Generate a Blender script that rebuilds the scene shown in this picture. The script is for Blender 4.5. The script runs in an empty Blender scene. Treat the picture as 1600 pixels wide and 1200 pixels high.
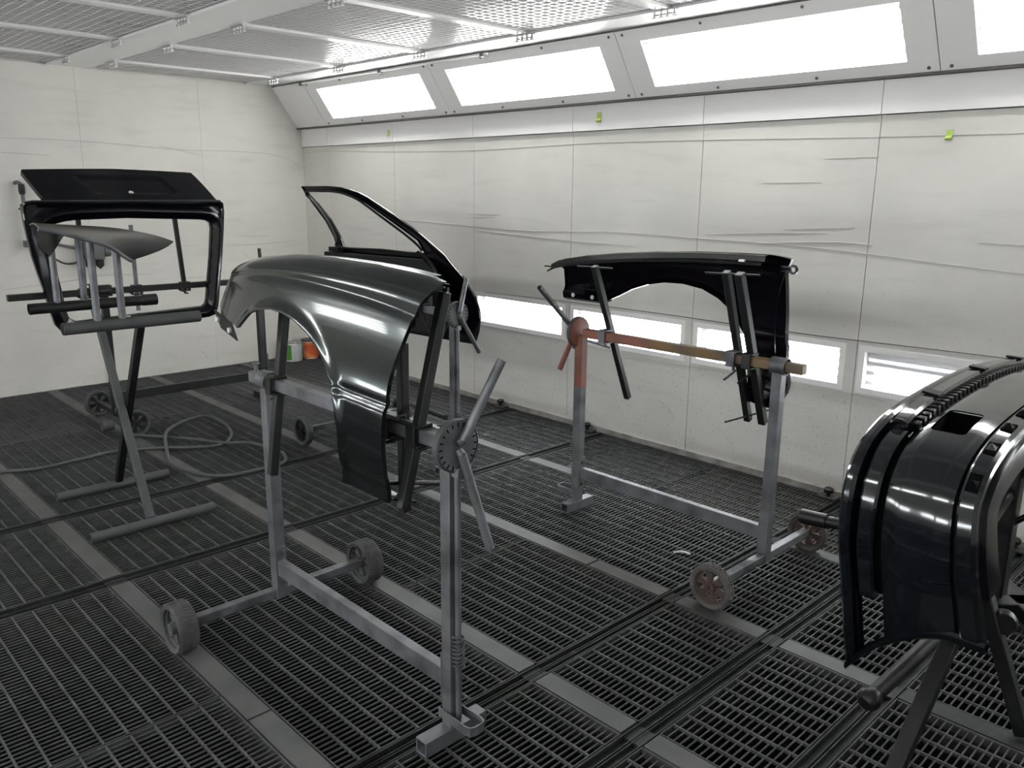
import bpy, math, random
from mathutils import Vector, Matrix
from mathutils.geometry import delaunay_2d_cdt
random.seed(7)
S = bpy.context.scene
COL = S.collection
# ------------------------------------------------------------------ camera, world, exposure
CAMPOS = Vector((7.4027, -4.3189, 1.65))
yaw, pit, rol = 0.769611122, 0.231252123, 0.00974095
fw = Vector((-math.cos(yaw)*math.cos(pit), math.sin(yaw)*math.cos(pit), -math.sin(pit)))
rt = fw.cross(Vector((0, 0, 1))).normalized(); up = rt.cross(fw)
rt, up = math.cos(rol)*rt+math.sin(rol)*up, -math.sin(rol)*rt+math.cos(rol)*up
cd = bpy.data.cameras.new('camera'); cam = bpy.data.objects.new('camera', cd); COL.objects.link(cam)
cam.matrix_world = Matrix(((rt.x, up.x, -fw.x, CAMPOS.x), (rt.y, up.y, -fw.y, CAMPOS.y), (rt.z, up.z, -fw.z, CAMPOS.z), (0, 0, 0, 1)))
cd.sensor_width = 36; cd.lens = 1287.873/1600*36; cd.clip_start = .02
S.camera = cam
w = bpy.data.worlds.new('world'); S.world = w; w.use_nodes = True
w.node_tree.nodes['Background'].inputs[0].default_value = (.5, .5, .52, 1)
w.node_tree.nodes['Background'].inputs[1].default_value = .02
S.view_settings.view_transform = 'Standard'; S.view_settings.look = 'None'
S.view_settings.exposure = 0.0; S.view_settings.gamma = 1; S.view_settings.use_curve_mapping = False
S.cycles.use_denoising = True; S.cycles.use_light_tree = False
S.cycles.max_bounces = 7; S.cycles.diffuse_bounces = 4; S.cycles.glossy_bounces = 3; S.cycles.adaptive_threshold = .03; S.cycles.transparent_max_bounces = 8
S.cycles.sample_clamp_indirect = 6.0
TUBE_UP = 37.0      # radiance of the fluorescent tubes
TUBE_LOW = 24.0

# ------------------------------------------------------------------ helpers
def V(*a): return Vector(a if len(a) > 1 else a[0])
def frame(d):
    d = d.normalized(); a = Vector((0, 0, 1)) if abs(d.z) < .9 else Vector((1, 0, 0))
    s = d.cross(a).normalized(); return s, s.cross(d).normalized()
class MB:
    def __init__(self): self.v = []; self.f = []
    def add(self, vs, fs):
        n = len(self.v); self.v += [Vector(q) for q in vs]; self.f += [tuple(i+n for i in q) for q in fs]; return self
    def box(self, c, s, R=None):
        c = Vector(c); x, y, z = s[0]/2, s[1]/2, s[2]/2
        vs = [Vector((a*x, b*y, d*z)) for d in (-1, 1) for a, b in ((-1, -1), (1, -1), (1, 1), (-1, 1))]
        if R: vs = [R @ q for q in vs]
        return self.add([c+q for q in vs], [(3, 2, 1, 0), (4, 5, 6, 7), (0, 1, 5, 4), (1, 2, 6, 5), (2, 3, 7, 6), (3, 0, 4, 7)])
    def span(self, a, b):
        return self.box([(a[i]+b[i])/2 for i in range(3)], [abs(b[i]-a[i]) for i in range(3)])
    def bar(self, p, q, w, h, upv=(0, 0, 1)):
        p, q = Vector(p), Vector(q); d = (q-p).normalized(); u = Vector(upv)
        if abs(d.dot(u)) > .95: u = Vector((1, 0, 0))
        s = d.cross(u).normalized(); u = s.cross(d).normalized()
        vs = [o+s*a*w/2+u*b*h/2 for o in (p, q) for a, b in ((-1, -1), (1, -1), (1, 1), (-1, 1))]
        return self.add(vs, [(0, 1, 2, 3), (7, 6, 5, 4), (0, 4, 5, 1), (1, 5, 6, 2), (2, 6, 7, 3), (3, 7, 4, 0)])
    def hollow(self, p, q, w, t):      # open square tube
        p, q = Vector(p), Vector(q); d = (q-p).normalized(); u = Vector((0, 0, 1)) if abs(d.z) < .9 else Vector((1, 0, 0)); s = d.cross(u).normalized(); u = s.cross(d)
        vs = [o+s*a*k+u*b*k for o in (p, q) for k in (w/2, w/2-t) for a, b in ((-1, -1), (1, -1), (1, 1), (-1, 1))]
        fs = []
        for i in range(4):
            j = (i+1) % 4
            fs += [(i, i+8, j+8, j), (i+4, j+4, j+12, i+12), (i, j, j+4, i+4), (i+8, i+12, j+12, j+8)]
        return self.add(vs, fs)
    def tube(self, pts, r, n=10, cap=True, closed=False):
        pts = [Vector(q) for q in pts]; m = len(pts); vs = []; u = None
        for i, p in enumerate(pts):
            if closed: d = pts[(i+1) % m]-pts[i-1]
            else: d = pts[min(i+1, m-1)]-pts[max(i-1, 0)]
            d.normalize()
            if u is None: _, u = frame(d)
            u = (u-d*u.dot(d)).normalized(); s = d.cross(u)
            rr = r[i] if isinstance(r, (list, tuple)) else r
            vs += [p+(s*math.cos(2*math.pi*k/n)+u*math.sin(2*math.pi*k/n))*rr for k in range(n)]
        fs = []
        for i in range(m if closed else m-1):
            j = (i+1) % m
            fs += [(i*n+k, i*n+(k+1) % n, j*n+(k+1) % n, j*n+k) for k in range(n)]
        if cap and not closed: fs += [tuple(range(n-1, -1, -1)), tuple(range((m-1)*n, m*n))]
        return self.add(vs, fs)
    def pipe(self, p, q, r, t=.003, n=14):  # open ended pipe with a bore
        p, q = Vector(p), Vector(q); s, u = frame(q-p); vs = []
        for o, k in ((p, r), (q, r), (q, r-t), (p, r-t)):
            vs += [o+(s*math.cos(2*math.pi*i/n)+u*math.sin(2*math.pi*i/n))*k for i in range(n)]
        fs = []
        for a in range(4):
            b = (a+1) % 4
            fs += [(a*n+i, a*n+(i+1) % n, b*n+(i+1) % n, b*n+i) for i in range(n)]
        return self.add(vs, fs)
    def lathe(self, o, axis, prof, n=28, closed=False):   # prof: (radius, along)
        o = Vector(o); ax = Vector(axis).normalized(); s, u = frame(ax); m = len(prof); vs = []
        for r, h in prof:
            vs += [o+ax*h+(s*math.cos(2*math.pi*k/n)+u*math.sin(2*math.pi*k/n))*r for k in range(n)]
        fs = []
        for i in range(m if closed else m-1):
            j = (i+1) % m
            fs += [(i*n+k, i*n+(k+1) % n, j*n+(k+1) % n, j*n+k) for k in range(n)]
        if not closed: fs += [tuple(range(n-1, -1, -1)), tuple(range((m-1)*n, m*n))]
        return self.add(vs, fs)
    def grid(self, rows, thick=0.0):    # rows of points -> sheet, optional thickness along the normal
        m, n = len(rows), len(rows[0]); P = [[Vector(q) for q in r] for r in rows]
        vs = [q for r in P for q in r]; fs = [(i*n+j, i*n+j+1, (i+1)*n+j+1, (i+1)*n+j) for i in range(m-1) for j in range(n-1)]
        if thick:
            k = m*n
            for i in range(m):
                for j in range(n):
                    a = P[min(i+1, m-1)][j]-P[max(i-1, 0)][j]; b = P[i][min(j+1, n-1)]-P[i][max(j-1, 0)]
                    nn = b.cross(a); nn = nn.normalized() if nn.length > 1e-9 else Vector((0, 0, 1))
                    vs.append(P[i][j]-nn*thick)
            fs += [tuple(q+k for q in reversed(f)) for f in fs]
            ring = [j for j in range(n)]+[i*n+n-1 for i in range(1, m)]+[(m-1)*n+j for j in range(n-2, -1, -1)]+[i*n for i in range(m-2, 0, -1)]
            for a, b in zip(ring, ring[1:]+ring[:1]): fs.append((b, a, a+k, b+k))
        return self.add(vs, fs)
    def mesh(self, name, inv=None, smooth=True, ang=32):
        me = bpy.data.meshes.new(name); vs = [inv @ q for q in self.v] if inv else self.v
        me.from_pydata([tuple(q) for q in vs], [], self.f); me.update()
        if smooth:
            me.polygons.foreach_set('use_smooth', [True]*len(me.polygons)); me.set_sharp_from_angle(angle=math.radians(ang))
        return me
    def build(self, name, mat, parent=None, world=False, smooth=True, bev=0, ang=32, **kw):
        inv = None
        if world and parent is not None: inv = full_matrix(parent).inverted()
        o = bpy.data.objects.new(name, self.mesh(name, inv, smooth, ang)); o.data.materials.append(M[mat] if isinstance(mat, str) else mat)
        COL.objects.link(o)
        if parent is not None: o.parent = parent
        if bev:
            b = o.modifiers.new('bevel', 'BEVEL'); b.width = bev; b.segments = 2; b.limit_method = 'ANGLE'; b.harden_normals = False
        for k, x in kw.items(): o[k] = x
        return o
def full_matrix(o):
    m = o.matrix_basis.copy()
    while o.parent is not None:
        o = o.parent; m = o.matrix_basis @ m
    return m
def thing(name, label, cat, loc, rz=0.0, group=None):
    o = bpy.data.objects.new(name, None); COL.objects.link(o); o.empty_display_size = .1
    o.location = loc; o.rotation_euler = (0, 0, rz); o['label'] = label; o['category'] = cat
    if group: o['group'] = group
    return o
def tag(o, label, cat, group=None):
    o['label'] = label; o['category'] = cat
    if group: o['group'] = group
    return o
def struct(o): o['kind'] = 'structure'; return o
def inst(name, mesh, parent, loc=(0, 0, 0)):
    o = bpy.data.objects.new(name, mesh); COL.objects.link(o); o.parent = parent; o.location = loc; return o
def catmull(P, n=8, closed=False):
    P = [Vector(q) for q in P]; m = len(P); out = []
    for i in range(m if closed else m-1):
        a, b, c, d = (P[(i-1) % m], P[i], P[(i+1) % m], P[(i+2) % m]) if closed else (P[max(i-1, 0)], P[i], P[i+1], P[min(i+2, m-1)])
        for k in range(n):
            t = k/n; out.append(.5*((2*b)+(c-a)*t+(2*a-5*b+4*c-d)*t*t+(3*b-a-3*c+d)*t**3))
    if not closed: out.append(P[-1])
    return out
def inpoly(p, poly):
    x, y = p; c = False; j = len(poly)-1
    for i in range(len(poly)):
        a, b = poly[i], poly[j]
        if (a[1] > y) != (b[1] > y) and x < (b[0]-a[0])*(y-a[1])/(b[1]-a[1])+a[0]: c = not c
        j = i
    return c
def resample(poly, step):
    out = []
    for a, b in zip(poly, poly[1:]+poly[:1]):
        a, b = Vector(a), Vector(b); n = max(1, int((b-a).length/step))
        out += [tuple(a+(b-a)*k/n) for k in range(n)]
    return out
def sheet(name, outline, holes, fn, mat, parent, thick=.004, step=.022, flange=0.0, fdir=None, flat_rim=True):
    """curved panel cut to an outline (2-D), mapped by fn(a, b) -> world point, with thickness and folded edges"""
    loops = [resample(outline, step)]+[resample(h, step*.7) for h in holes]
    pts = []; edges = []
    for L in loops:
        n = len(pts); pts += L; edges += [(n+i, n+(i+1) % len(L)) for i in range(len(L))]
    nb = len(pts)
    xs = [p[0] for p in loops[0]]; ys = [p[1] for p in loops[0]]
    border = [Vector(p) for p in pts]
    cell = {}
    for p in border: cell.setdefault((int(p.x//step), int(p.y//step)), []).append(p)
    a = min(xs)
    while a < max(xs):
        b = math.floor(min(ys)/step)*step
        while b < max(ys):
            q = Vector((a, b)); k = (int(a//step), int(b//step))
            if inpoly((a, b), loops[0]) and not any(inpoly((a, b), h) for h in loops[1:]):
                if all((q-p).length > step*.55 for i in (-1, 0, 1) for j in (-1, 0, 1) for p in cell.get((k[0]+i, k[1]+j), [])): pts.append((a, b))
            b += step
        a += step
    vc, _, tri, *_r = delaunay_2d_cdt([Vector(p) for p in pts], edges, [], 0, 1e-6)
    tri = [t for t in tri if inpoly([sum(vc[i][k] for i in t)/3 for k in (0, 1)], loops[0]) and not any(inpoly([sum(vc[i][k] for i in t)/3 for k in (0, 1)], h) for h in loops[1:])]
    P = [Vector(fn(p[0], p[1])) for p in vc]; e = .004; N = []
    for p, q in zip(vc, P):
        n = (Vector(fn(p[0]+e, p[1]))-Vector(fn(p[0]-e, p[1]))).cross(Vector(fn(p[0], p[1]+e))-Vector(fn(p[0], p[1]-e))); N.append(n.normalized())
    inv = full_matrix(parent).inverted(); r3 = inv.to_3x3()
    n = len(P); vs = P+[p-k*thick for p, k in zip(P, N)]; nr = N+[-k for k in N]
    fs = [tuple(t) for t in tri]+[tuple(i+n for i in reversed(t)) for t in tri]
    cnt = {}
    for t in tri:
        for i in range(3): cnt[(t[i], t[(i+1) % 3])] = 1
    fd = Vector(fdir) if fdir else None
    for (i, j) in cnt:
        if (j, i) not in cnt:
            o = len(vs)
            if flange and fd is not None: q = [P[i], P[j], P[j]-N[j]*0+fd*flange, P[i]+fd*flange]
            else: q = [P[i], P[j], P[j]-N[j]*thick, P[i]-N[i]*thick]
            nn = (q[3]-q[0]).cross(q[1]-q[0]); nn = nn.normalized() if nn.length > 1e-12 else N[i]
            vs += q; nr += [nn]*4; fs.append((o+1, o, o+3, o+2))
    me = bpy.data.meshes.new(name); me.from_pydata([tuple(inv @ v) for v in vs], [], fs); me.update()
    me.polygons.foreach_set('use_smooth', [True]*len(me.polygons))
    me.normals_split_custom_set_from_vertices([tuple((r3 @ q).normalized()) for q in nr])
    o = bpy.data.objects.new(name, me); me.materials.append(M[mat]); COL.objects.link(o); o.parent = parent
    return o
def interp(P, x):
    if x <= P[0][0]: return P[0][1]
    for (a, b), (c, d) in zip(P, P[1:]):
        if x <= c: return b+(d-b)*(x-a)/(c-a)
    return P[-1][1]
def sstep(a, b, x):
    t = min(1, max(0, (x-a)/(b-a))); return t*t*(3-2*t)

# ------------------------------------------------------------------ materials
M = {}
def mat(name, col, rough=.5, metal=0.0, spec=.5, coat=0.0, noise=None, bump=None, emit=None):
    """noise=(scale, second colour, amount low, amount high, detail); bump=(scale, strength)"""
    m = bpy.data.materials.new(name); m.use_nodes = True; nt = m.node_tree; b = nt.nodes['Principled BSDF']
    b.inputs['Base Color'].default_value = (*col, 1); b.inputs['Roughness'].default_value = rough
    b.inputs['Metallic'].default_value = metal; b.inputs['Specular IOR Level'].default_value = spec
    b.inputs['Coat Weight'].default_value = coat; b.inputs['Coat Roughness'].default_value = .06
    tc = nt.nodes.new('ShaderNodeTexCoord')
    if noise:
        sc, c2, lo, hi, det = noise
        t = nt.nodes.new('ShaderNodeTexNoise'); t.inputs['Scale'].default_value = sc; t.inputs['Detail'].default_value = det
        nt.links.new(tc.outputs['Object'], t.inputs['Vector'])
        r = nt.nodes.new('ShaderNodeMapRange'); r.inputs[1].default_value = lo; r.inputs[2].default_value = hi
        nt.links.new(t.outputs[0], r.inputs[0])
        mx = nt.nodes.new('ShaderNodeMix'); mx.data_type = 'RGBA'; mx.inputs[6].default_value = (*col, 1); mx.inputs[7].default_value = (*c2, 1)
        nt.links.new(r.outputs[0], mx.inputs[0]); nt.links.new(mx.outputs[2], b.inputs['Base Color'])
    if bump:
        t2 = nt.nodes.new('ShaderNodeTexNoise'); t2.inputs['Scale'].default_value = bump[0]; t2.inputs['Detail'].default_value = 3
        nt.links.new(tc.outputs['Object'], t2.inputs['Vector'])
        bp = nt.nodes.new('ShaderNodeBump'); bp.inputs['Strength'].default_value = bump[1]; bp.inputs['Distance'].default_value = .01
        nt.links.new(t2.outputs[0], bp.inputs['Height']); nt.links.new(bp.outputs[0], b.inputs['Normal'])
    if emit:
        b.inputs['Emission Color'].default_value = (*emit[0], 1); b.inputs['Emission Strength'].default_value = emit[1]
    M[name] = m; return m
def wall_mat(name, col, speck):
    """white painted booth panel under dusty film: soft clouds, fine overspray specks, a few smears"""
    m = mat(name, col, .5, spec=.3); nt = m.node_tree; b = nt.nodes['Principled BSDF']
    g = nt.nodes.new('ShaderNodeNewGeometry')
    def noise(scale, det, lo, hi, stretch=(1, 1, 1)):
        mp = nt.nodes.new('ShaderNodeMapping'); mp.inputs['Scale'].default_value = stretch
        t = nt.nodes.new('ShaderNodeTexNoise'); t.inputs['Scale'].default_value = scale; t.inputs['Detail'].default_value = det
        r = nt.nodes.new('ShaderNodeMapRange'); r.inputs[1].default_value = lo; r.inputs[2].default_value = hi
        nt.links.new(g.outputs['Position'], mp.inputs[0]); nt.links.new(mp.outputs[0], t.inputs['Vector']); nt.links.new(t.outputs[0], r.inputs[0]); return r.outputs[0]
    def mix(fac, a, c2, amount):
        mm = nt.nodes.new('ShaderNodeMath'); mm.operation = 'MULTIPLY'; mm.inputs[1].default_value = amount; nt.links.new(fac, mm.inputs[0])
        x = nt.nodes.new('ShaderNodeMix'); x.data_type = 'RGBA'; nt.links.new(mm.outputs[0], x.inputs[0])
        if isinstance(a, tuple): x.inputs[6].default_value = (*a, 1)
        else: nt.links.new(a, x.inputs[6])
        x.inputs[7].default_value = (*c2, 1); return x.outputs[2]
    c = mix(noise(1.3, 4, .4, .75), col, tuple(k*.86 for k in col), 1)
    c = mix(noise(9, 3, .52, .75, (.25, .25, 1.6)), c, tuple(k*.8 for k in col), .5)
    # overspray specks settle on the lower wall
    sp = nt.nodes.new('ShaderNodeSeparateXYZ'); nt.links.new(g.outputs['Position'], sp.inputs[0])
    h = nt.nodes.new('ShaderNodeMapRange'); h.inputs[1].default_value = 1.5; h.inputs[2].default_value = .3; nt.links.new(sp.outputs[2], h.inputs[0])
    s1 = noise(60, 3, .62, .7); ml = nt.nodes.new('ShaderNodeMath'); ml.operation = 'MULTIPLY'; nt.links.new(s1, ml.inputs[0]); nt.links.new(h.outputs[0], ml.inputs[1])
    c = mix(ml.outputs[0], c, (.16, .155, .145), speck)
    nt.links.new(c, b.inputs['Base Color']); return m
wall_mat('wall', (.72, .71, .67), .55)
wall_mat('wall_back', (.68, .665, .62), .25)
mat('trim_white', (.90, .89, .89), .35, spec=.4)
mat('gap', (.10, .095, .09), .8)
mat('joint', (.42, .41, .39), .8)
mat('crease', (.44, .435, .41), .7)
mat('ceiling_paint', (.76, .76, .76), .2, spec=.7)
mat('filter', (.46, .45, .45), .95, spec=.1, noise=(30, (.39, .38, .38), .35, .7, 3))
mat('wire', (.82, .82, .82), .13, spec=.9)
mat('reflector', (.80, .80, .82), .3)
mat('latch', (.55, .55, .55), .3, metal=1)
mat('ink', (.02, .025, .10), .8)
mat('tape_green', (.42, .55, .12), .6)
mat('grate', (.068, .068, .070), .62, spec=.25, noise=(14, (.040, .040, .042), .35, .7, 4))
mat('strip', (.078, .079, .078), .5, spec=.3, noise=(6, (.046, .048, .048), .35, .75, 5))
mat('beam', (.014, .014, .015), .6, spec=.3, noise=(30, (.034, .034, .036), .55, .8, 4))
mat('pit', (.003, .003, .0033), .95, spec=.05)
mat('base_trim', (.30, .29, .27), .7, noise=(12, (.14, .14, .13), .4, .7, 3))
mat('silver', (.150, .155, .165), .50, metal=.5, noise=(9, (.066, .069, .075), .42, .7, 5), bump=(40, .05))
mat('dusty_grey', (.046, .048, .050), .65, noise=(18, (.036, .036, .038), .4, .7, 4), bump=(50, .1))
mat('dark_steel', (.009, .0092, .010), .45, spec=.35, noise=(10, (.020, .020, .021), .5, .8, 4))
mat('black_steel', (.006, .006, .0065), .40, spec=.35, noise=(40, (.013, .013, .0135), .5, .8, 4), bump=(60, .08))
mat('rubber', (.060, .060, .062), .85, noise=(20, (.035, .035, .035), .4, .7, 4), bump=(70, .25))
mat('rubber_light', (.085, .082, .078), .8, noise=(20, (.045, .042, .04), .4, .7, 4))
mat('hub_brown', (.055, .028, .022), .7, noise=(20, (.045, .035, .03), .4, .7, 3))
mat('rust', (.20, .068, .042), .6, noise=(7, (.10, .055, .042), .4, .7, 5))
mat('rust_bar', (.30, .10, .05), .55, noise=(4, (.22, .13, .03), .45, .62, 3))
mat('ochre_bar', (.14, .085, .028), .55, noise=(6, (.075, .055, .04), .42, .62, 4))
mat('paint_satin', (.024, .030, .030), .19, metal=.8, spec=.5, coat=.6)
mat('paint', (.0022, .0022, .0040), .20, spec=.26)
mat('paint_gloss', (.004, .005, .007), .12, spec=.5, coat=.5)
mat('paint_under', (.004, .004, .0055), .36, spec=.28)
mat('hole_dark', (.002, .002, .002), .9, spec=.05)
mat('hose', (.050, .056, .056), .6)
mat('can_white', (.55, .56, .56), .4, noise=(60, (.40, .41, .41), .5, .7, 2))
mat('can_green', (.06, .24, .025), .4)
mat('can_orange', (.42, .075, .02), .4, noise=(14, (.62, .22, .05), .5, .65, 2))
mat('can_lid', (.02, .02, .022), .4)
mat('can_rim', (.5, .5, .5), .3, metal=1)
mat('wall_fitting', (.10, .10, .105), .5)
m = mat('lamp_tube_up', (1, 1, 1), .5, emit=((1, .985, .96), TUBE_UP)); m = mat('lamp_tube_low', (1, 1, 1), .5, emit=((.97, .985, 1), TUBE_LOW))
g = bpy.data.materials.new('pane'); g.use_nodes = True; nt = g.node_tree; nt.nodes.clear()
o_ = nt.nodes.new('ShaderNodeOutputMaterial'); mx = nt.nodes.new('ShaderNodeMixShader'); tr = nt.nodes.new('ShaderNodeBsdfTransparent'); gl = nt.nodes.new('ShaderNodeBsdfGlossy')
gl.inputs['Roughness'].default_value = .05; tr.inputs[0].default_value = (.95, .96, .96, 1); mx.inputs[0].default_value = .06
nt.links.new(tr.outputs[0], mx.inputs[1]); nt.links.new(gl.outputs[0], mx.inputs[2]); nt.links.new(mx.outputs[0], o_.inputs[0]); M['pane'] = g

# ------------------------------------------------------------------ the booth shell
LX, WY, CZ = 10.2, 5.8, 2.565        # length (x), width (y), ceiling height
SEAM = [0.0, .45, 1.48, 2.505, 3.52, 4.545, 5.58, 6.61, 7.64, 8.67, 9.7, LX]
SEAM[0] = 0.0
LOWZ = (.64, .835)                   # low lights in the side wall
def low_window(i):                   # opening inside wall panel i
    return (SEAM[i]+.045, SEAM[i]+.945)
def side_wall(name, y, sg, low):
    """sg: direction into the wall"""
    root = MB().span((0, y+sg*.10, -.4), (LX, y+sg*.14, CZ+.1)).build(name, 'wall', smooth=False); struct(root)
    for i in range(len(SEAM)-1):
        a, b = SEAM[i]+.0018, SEAM[i+1]-.0018; t = .03
        m = MB()
        if i in low:
            x0, x1 = low_window(i)
            for p, q in (((a, LOWZ[1]), (b, 2.03)), ((a, 0), (b, LOWZ[0])), ((a, LOWZ[0]), (x0, LOWZ[1])), ((x1, LOWZ[0]), (b, LOWZ[1]))):
                m.span((p[0], y, p[1]), (q[0], y+sg*t, q[1]))
        else: m.span((a, y, 0), (b, y+sg*t, 2.03))
        m.build('wall_panel', 'wall', root, True, smooth=False)
        # upper apron panel, slightly proud of the wall
        MB().span((a, y-sg*.014, 2.035), (b, y+sg*t, 2.206)).build('apron_panel', 'trim_white', root, True, smooth=False)
    for x in SEAM[1:-1]: MB().span((x-.02, y+sg*.012, 0), (x+.02, y+sg*.031, 2.2)).build('joint_strip', 'joint', root, True, smooth=False)
    MB().span((0, y-sg*.010, 0), (LX, y+sg*.0, .035)).build('base_lip', 'base_trim', root, True, smooth=False)
    return root
WR = side_wall('wall_right', 0.0, 1, [2, 3, 4, 5, 6, 7, 8])
WL = side_wall('wall_left', -WY, -1, [2, 3, 4, 5, 6, 7, 8])
WB = MB().span((-.06, -WY, -.4), (-.02, .1, CZ+.1)).build('wall_back', 'wall_back', smooth=False); struct(WB)
ysm = [.0, -1.019, -2.02, -3.02, -4.02, -5.02, -WY]
for a, b in zip(ysm, ysm[1:]):
    MB().span((-.02, a-.0008, 0), (0, b+.0008, CZ)).build('wall_panel', 'wall_back', WB, True, smooth=False)
WF = MB().span((LX, -WY, -.4), (LX+.04, .1, CZ+.1)).build('wall_front', 'wall', smooth=False); struct(WF)

# film creases and darker lines on the walls: thin raised seams
def wall_line(pts, r=.0022, wall=WR, ax='y', m='crease', nm='film_crease'):
    P = catmull([V(p[0], -.0006, p[1]) if ax == 'y' else V(.0006, p[0], p[1]) for p in pts], 8)
    MB().tube(P, [r*(.35+.65*math.sin(math.pi*(.04+.92*i/(len(P)-1)))) for i in range(len(P))], 5).build(nm, m, wall, True)
wall_line([(.02, 1.98), (.5, 1.985), (1.5, 1.955), (2.6, 1.94), (3.6, 1.955), (4.6, 1.945), (5.6, 1.925), (6.6, 1.915), (7.6, 1.90)], .0024)
wall_line([(1.0, 1.40), (2.0, 1.385), (3.0, 1.36), (3.9, 1.385), (4.6, 1.375), (5.3, 1.36), (6.1, 1.31), (7.2, 1.24)], .0022)
wall_line([(2.5, 1.345), (3.3, 1.315), (4.1, 1.30)], .0022)
wall_line([(2.45, 1.44), (2.75, 1.45)], .002); wall_line([(2.42, 1.465), (2.8, 1.47)], .002)
wall_line([(4.6, 1.40), (5.0, 1.425), (5.35, 1.44)], .002); wall_line([(5.0, 1.37), (5.4, 1.395), (5.6, 1.39)], .003)
wall_line([(5.1, 1.45), (5.5, 1.475)], .002); wall_line([(4.95, 1.70), (5.3, 1.705)], .0018); wall_line([(5.3, 1.825), (5.6, 1.83)], .0018); wall_line([(6.1, 1.43), (6.5, 1.42)], .0018)
wall_line([(2.62, .868), (3.4, .885), (4.3, .89), (5.2, .885), (6.2, .90), (7.2, .905)], .003, m='gap', nm='film_edge')
wall_line([(2.45, .60), (3.2, .60), (4.1, .585), (4.6, .59), (5.2, .585)], .0022)
wall_line([(5.5, .60), (5.75, .59)], .002)
for x, z in ((3.9, .3), (4.3, .35), (5.0, .42), (4.75, .25)): wall_line([(x, z), (x+.1, z-.06), (x+.16, z-.13)], .0018)
for p in ([(-4.5, 1.97), (-3.2, 1.98), (-2.5, 2.0), (-2.0, 2.0), (-1.2, 1.965), (-.8, 1.97), (-.4, 1.96), (-.18, 1.92), (-.04, 1.85)],
          [(-2.9, 1.90), (-2.5, 1.89), (-2.25, 1.88)], [(-1.4, 1.99), (-1.05, 1.93)], [(-1.0, 1.14), (-.6, 1.12), (-.1, 1.15)], [(-.75, 1.205), (-.4, 1.20)],
          [(-.62, 1.0), (-.46, .93)], [(-.7, 1.06), (-.55, .9), (-.45, .8), (-.4, .74)], [(-.38, .95), (-.25, .82), (-.15, .70)], [(-1.35, .86), (-1.0, .84)],
          [(-2.2, 1.17), (-1.6, 1.14), (-1.1, 1.13)], [(-2.1, .93), (-1.55, .90)], [(-1.2, .20), (-1.13, .13), (-1.12, .09)], [(-2.7, .85), (-2.3, .88), (-1.8, .93)]):
    wall_line(p, .0024, WB, 'x')

# ceiling: flat painted frame with filter bays
CE = MB().span((-.06, -WY-.1, CZ+.10), (LX+.04, .1, CZ+.14)).build('ceiling', 'ceiling_paint', smooth=False); struct(CE)
XF = [.52+1.03*i for i in range(-1, 10)]
bays = [(-1.905, -.555), (-3.575, -2.21), (-5.245, -3.88)]
for a, b in ((-.555, -.29), (-2.21, -1.905), (-3.88, -3.575), (-5.51, -5.245)):
    MB().span((0, a, CZ), (LX, b, CZ+.03)).build('ceiling_beam', 'ceiling_paint', CE, True, smooth=False)
bay_mesh = MB()
nx, ny = 17, 24; bw, bl = .955, 1.355; pitch = .0562
for i in range(nx):
    x = -bw/2+(i+.5)*bw/nx; bay_mesh.box((x, 0, .0130), (.0065, bl, .0012))
for j in range(ny):
    y = -bl/2+(j+.5)*bl/ny; bay_mesh.box((0, y, .0138), (bw, .0065, .0012))
wire_me = bay_mesh.mesh('filter_mesh', smooth=False); wire_me.materials.append(M['wire'])
filt_me = MB().span((-bw/2-.01, -bl/2-.01, .0148), (bw/2+.01, bl/2+.01, .05)).mesh('filter_pad', smooth=False); filt_me.materials.append(M['filter'])
cross_me = MB().span((-.0375, -.683, 0), (.0375, .683, .022)).mesh('cross_frame', smooth=False); cross_me.materials.append(M['ceiling_paint'])
latch = MB()
for dx in (-.062, -.02, .02, .062): latch.box((dx, 0, -.018), (.010, .012, .036)); latch.box((dx, .0, -.036), (.018, .02, .008))
latch.box((0, 0, -.004), (.15, .03, .008)); latch.tube([(-.07, 0, -.022), (.07, 0, -.022)], .004, 6)
latch_me = latch.mesh('filter_latch', ang=40); latch_me.materials.append(M['latch'])
for (a, b) in bays:
    yc = (a+b)/2
    for i, x in enumerate(XF):
        if x > LX: continue
        if x > 0: inst('cross_frame', cross_me, CE, (x, yc, CZ))
        xm = x+.515
        if xm < LX-.3:
            inst('filter_pad', filt_me, CE, (xm, yc, CZ)); inst('filter_mesh', wire_me, CE, (xm, yc, CZ))
        if 0 < x < 8:
            for yy in (a+.012, b-.012): inst('filter_latch', latch_me, CE, (x, yy, CZ))
# printed marks on two filter pads
def ceiling_text(x, y, txt):
    c = bpy.data.curves.new('filter_print', 'FONT'); c.body = txt; c.size = .085; c.align_x = 'CENTER'
    t = bpy.data.objects.new('tmp', c); COL.objects.link(t); bpy.context.view_layer.update(); dg = bpy.context.evaluated_depsgraph_get()
    me = bpy.data.meshes.new_from_object(t.evaluated_get(dg)); bpy.data.objects.remove(t)
    me.materials.clear(); me.materials.append(M['ink'])
    o = inst('filter_print', me, CE, (x, y, CZ+.0144)); o.rotation_euler = (math.pi, 0, math.radians(90))
for x, y in ((2.03, -2.345), (.96, -2.36), (3.06, -2.345), (.93, -.69)): ceiling_text(x, y, 'SAVES')

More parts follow.
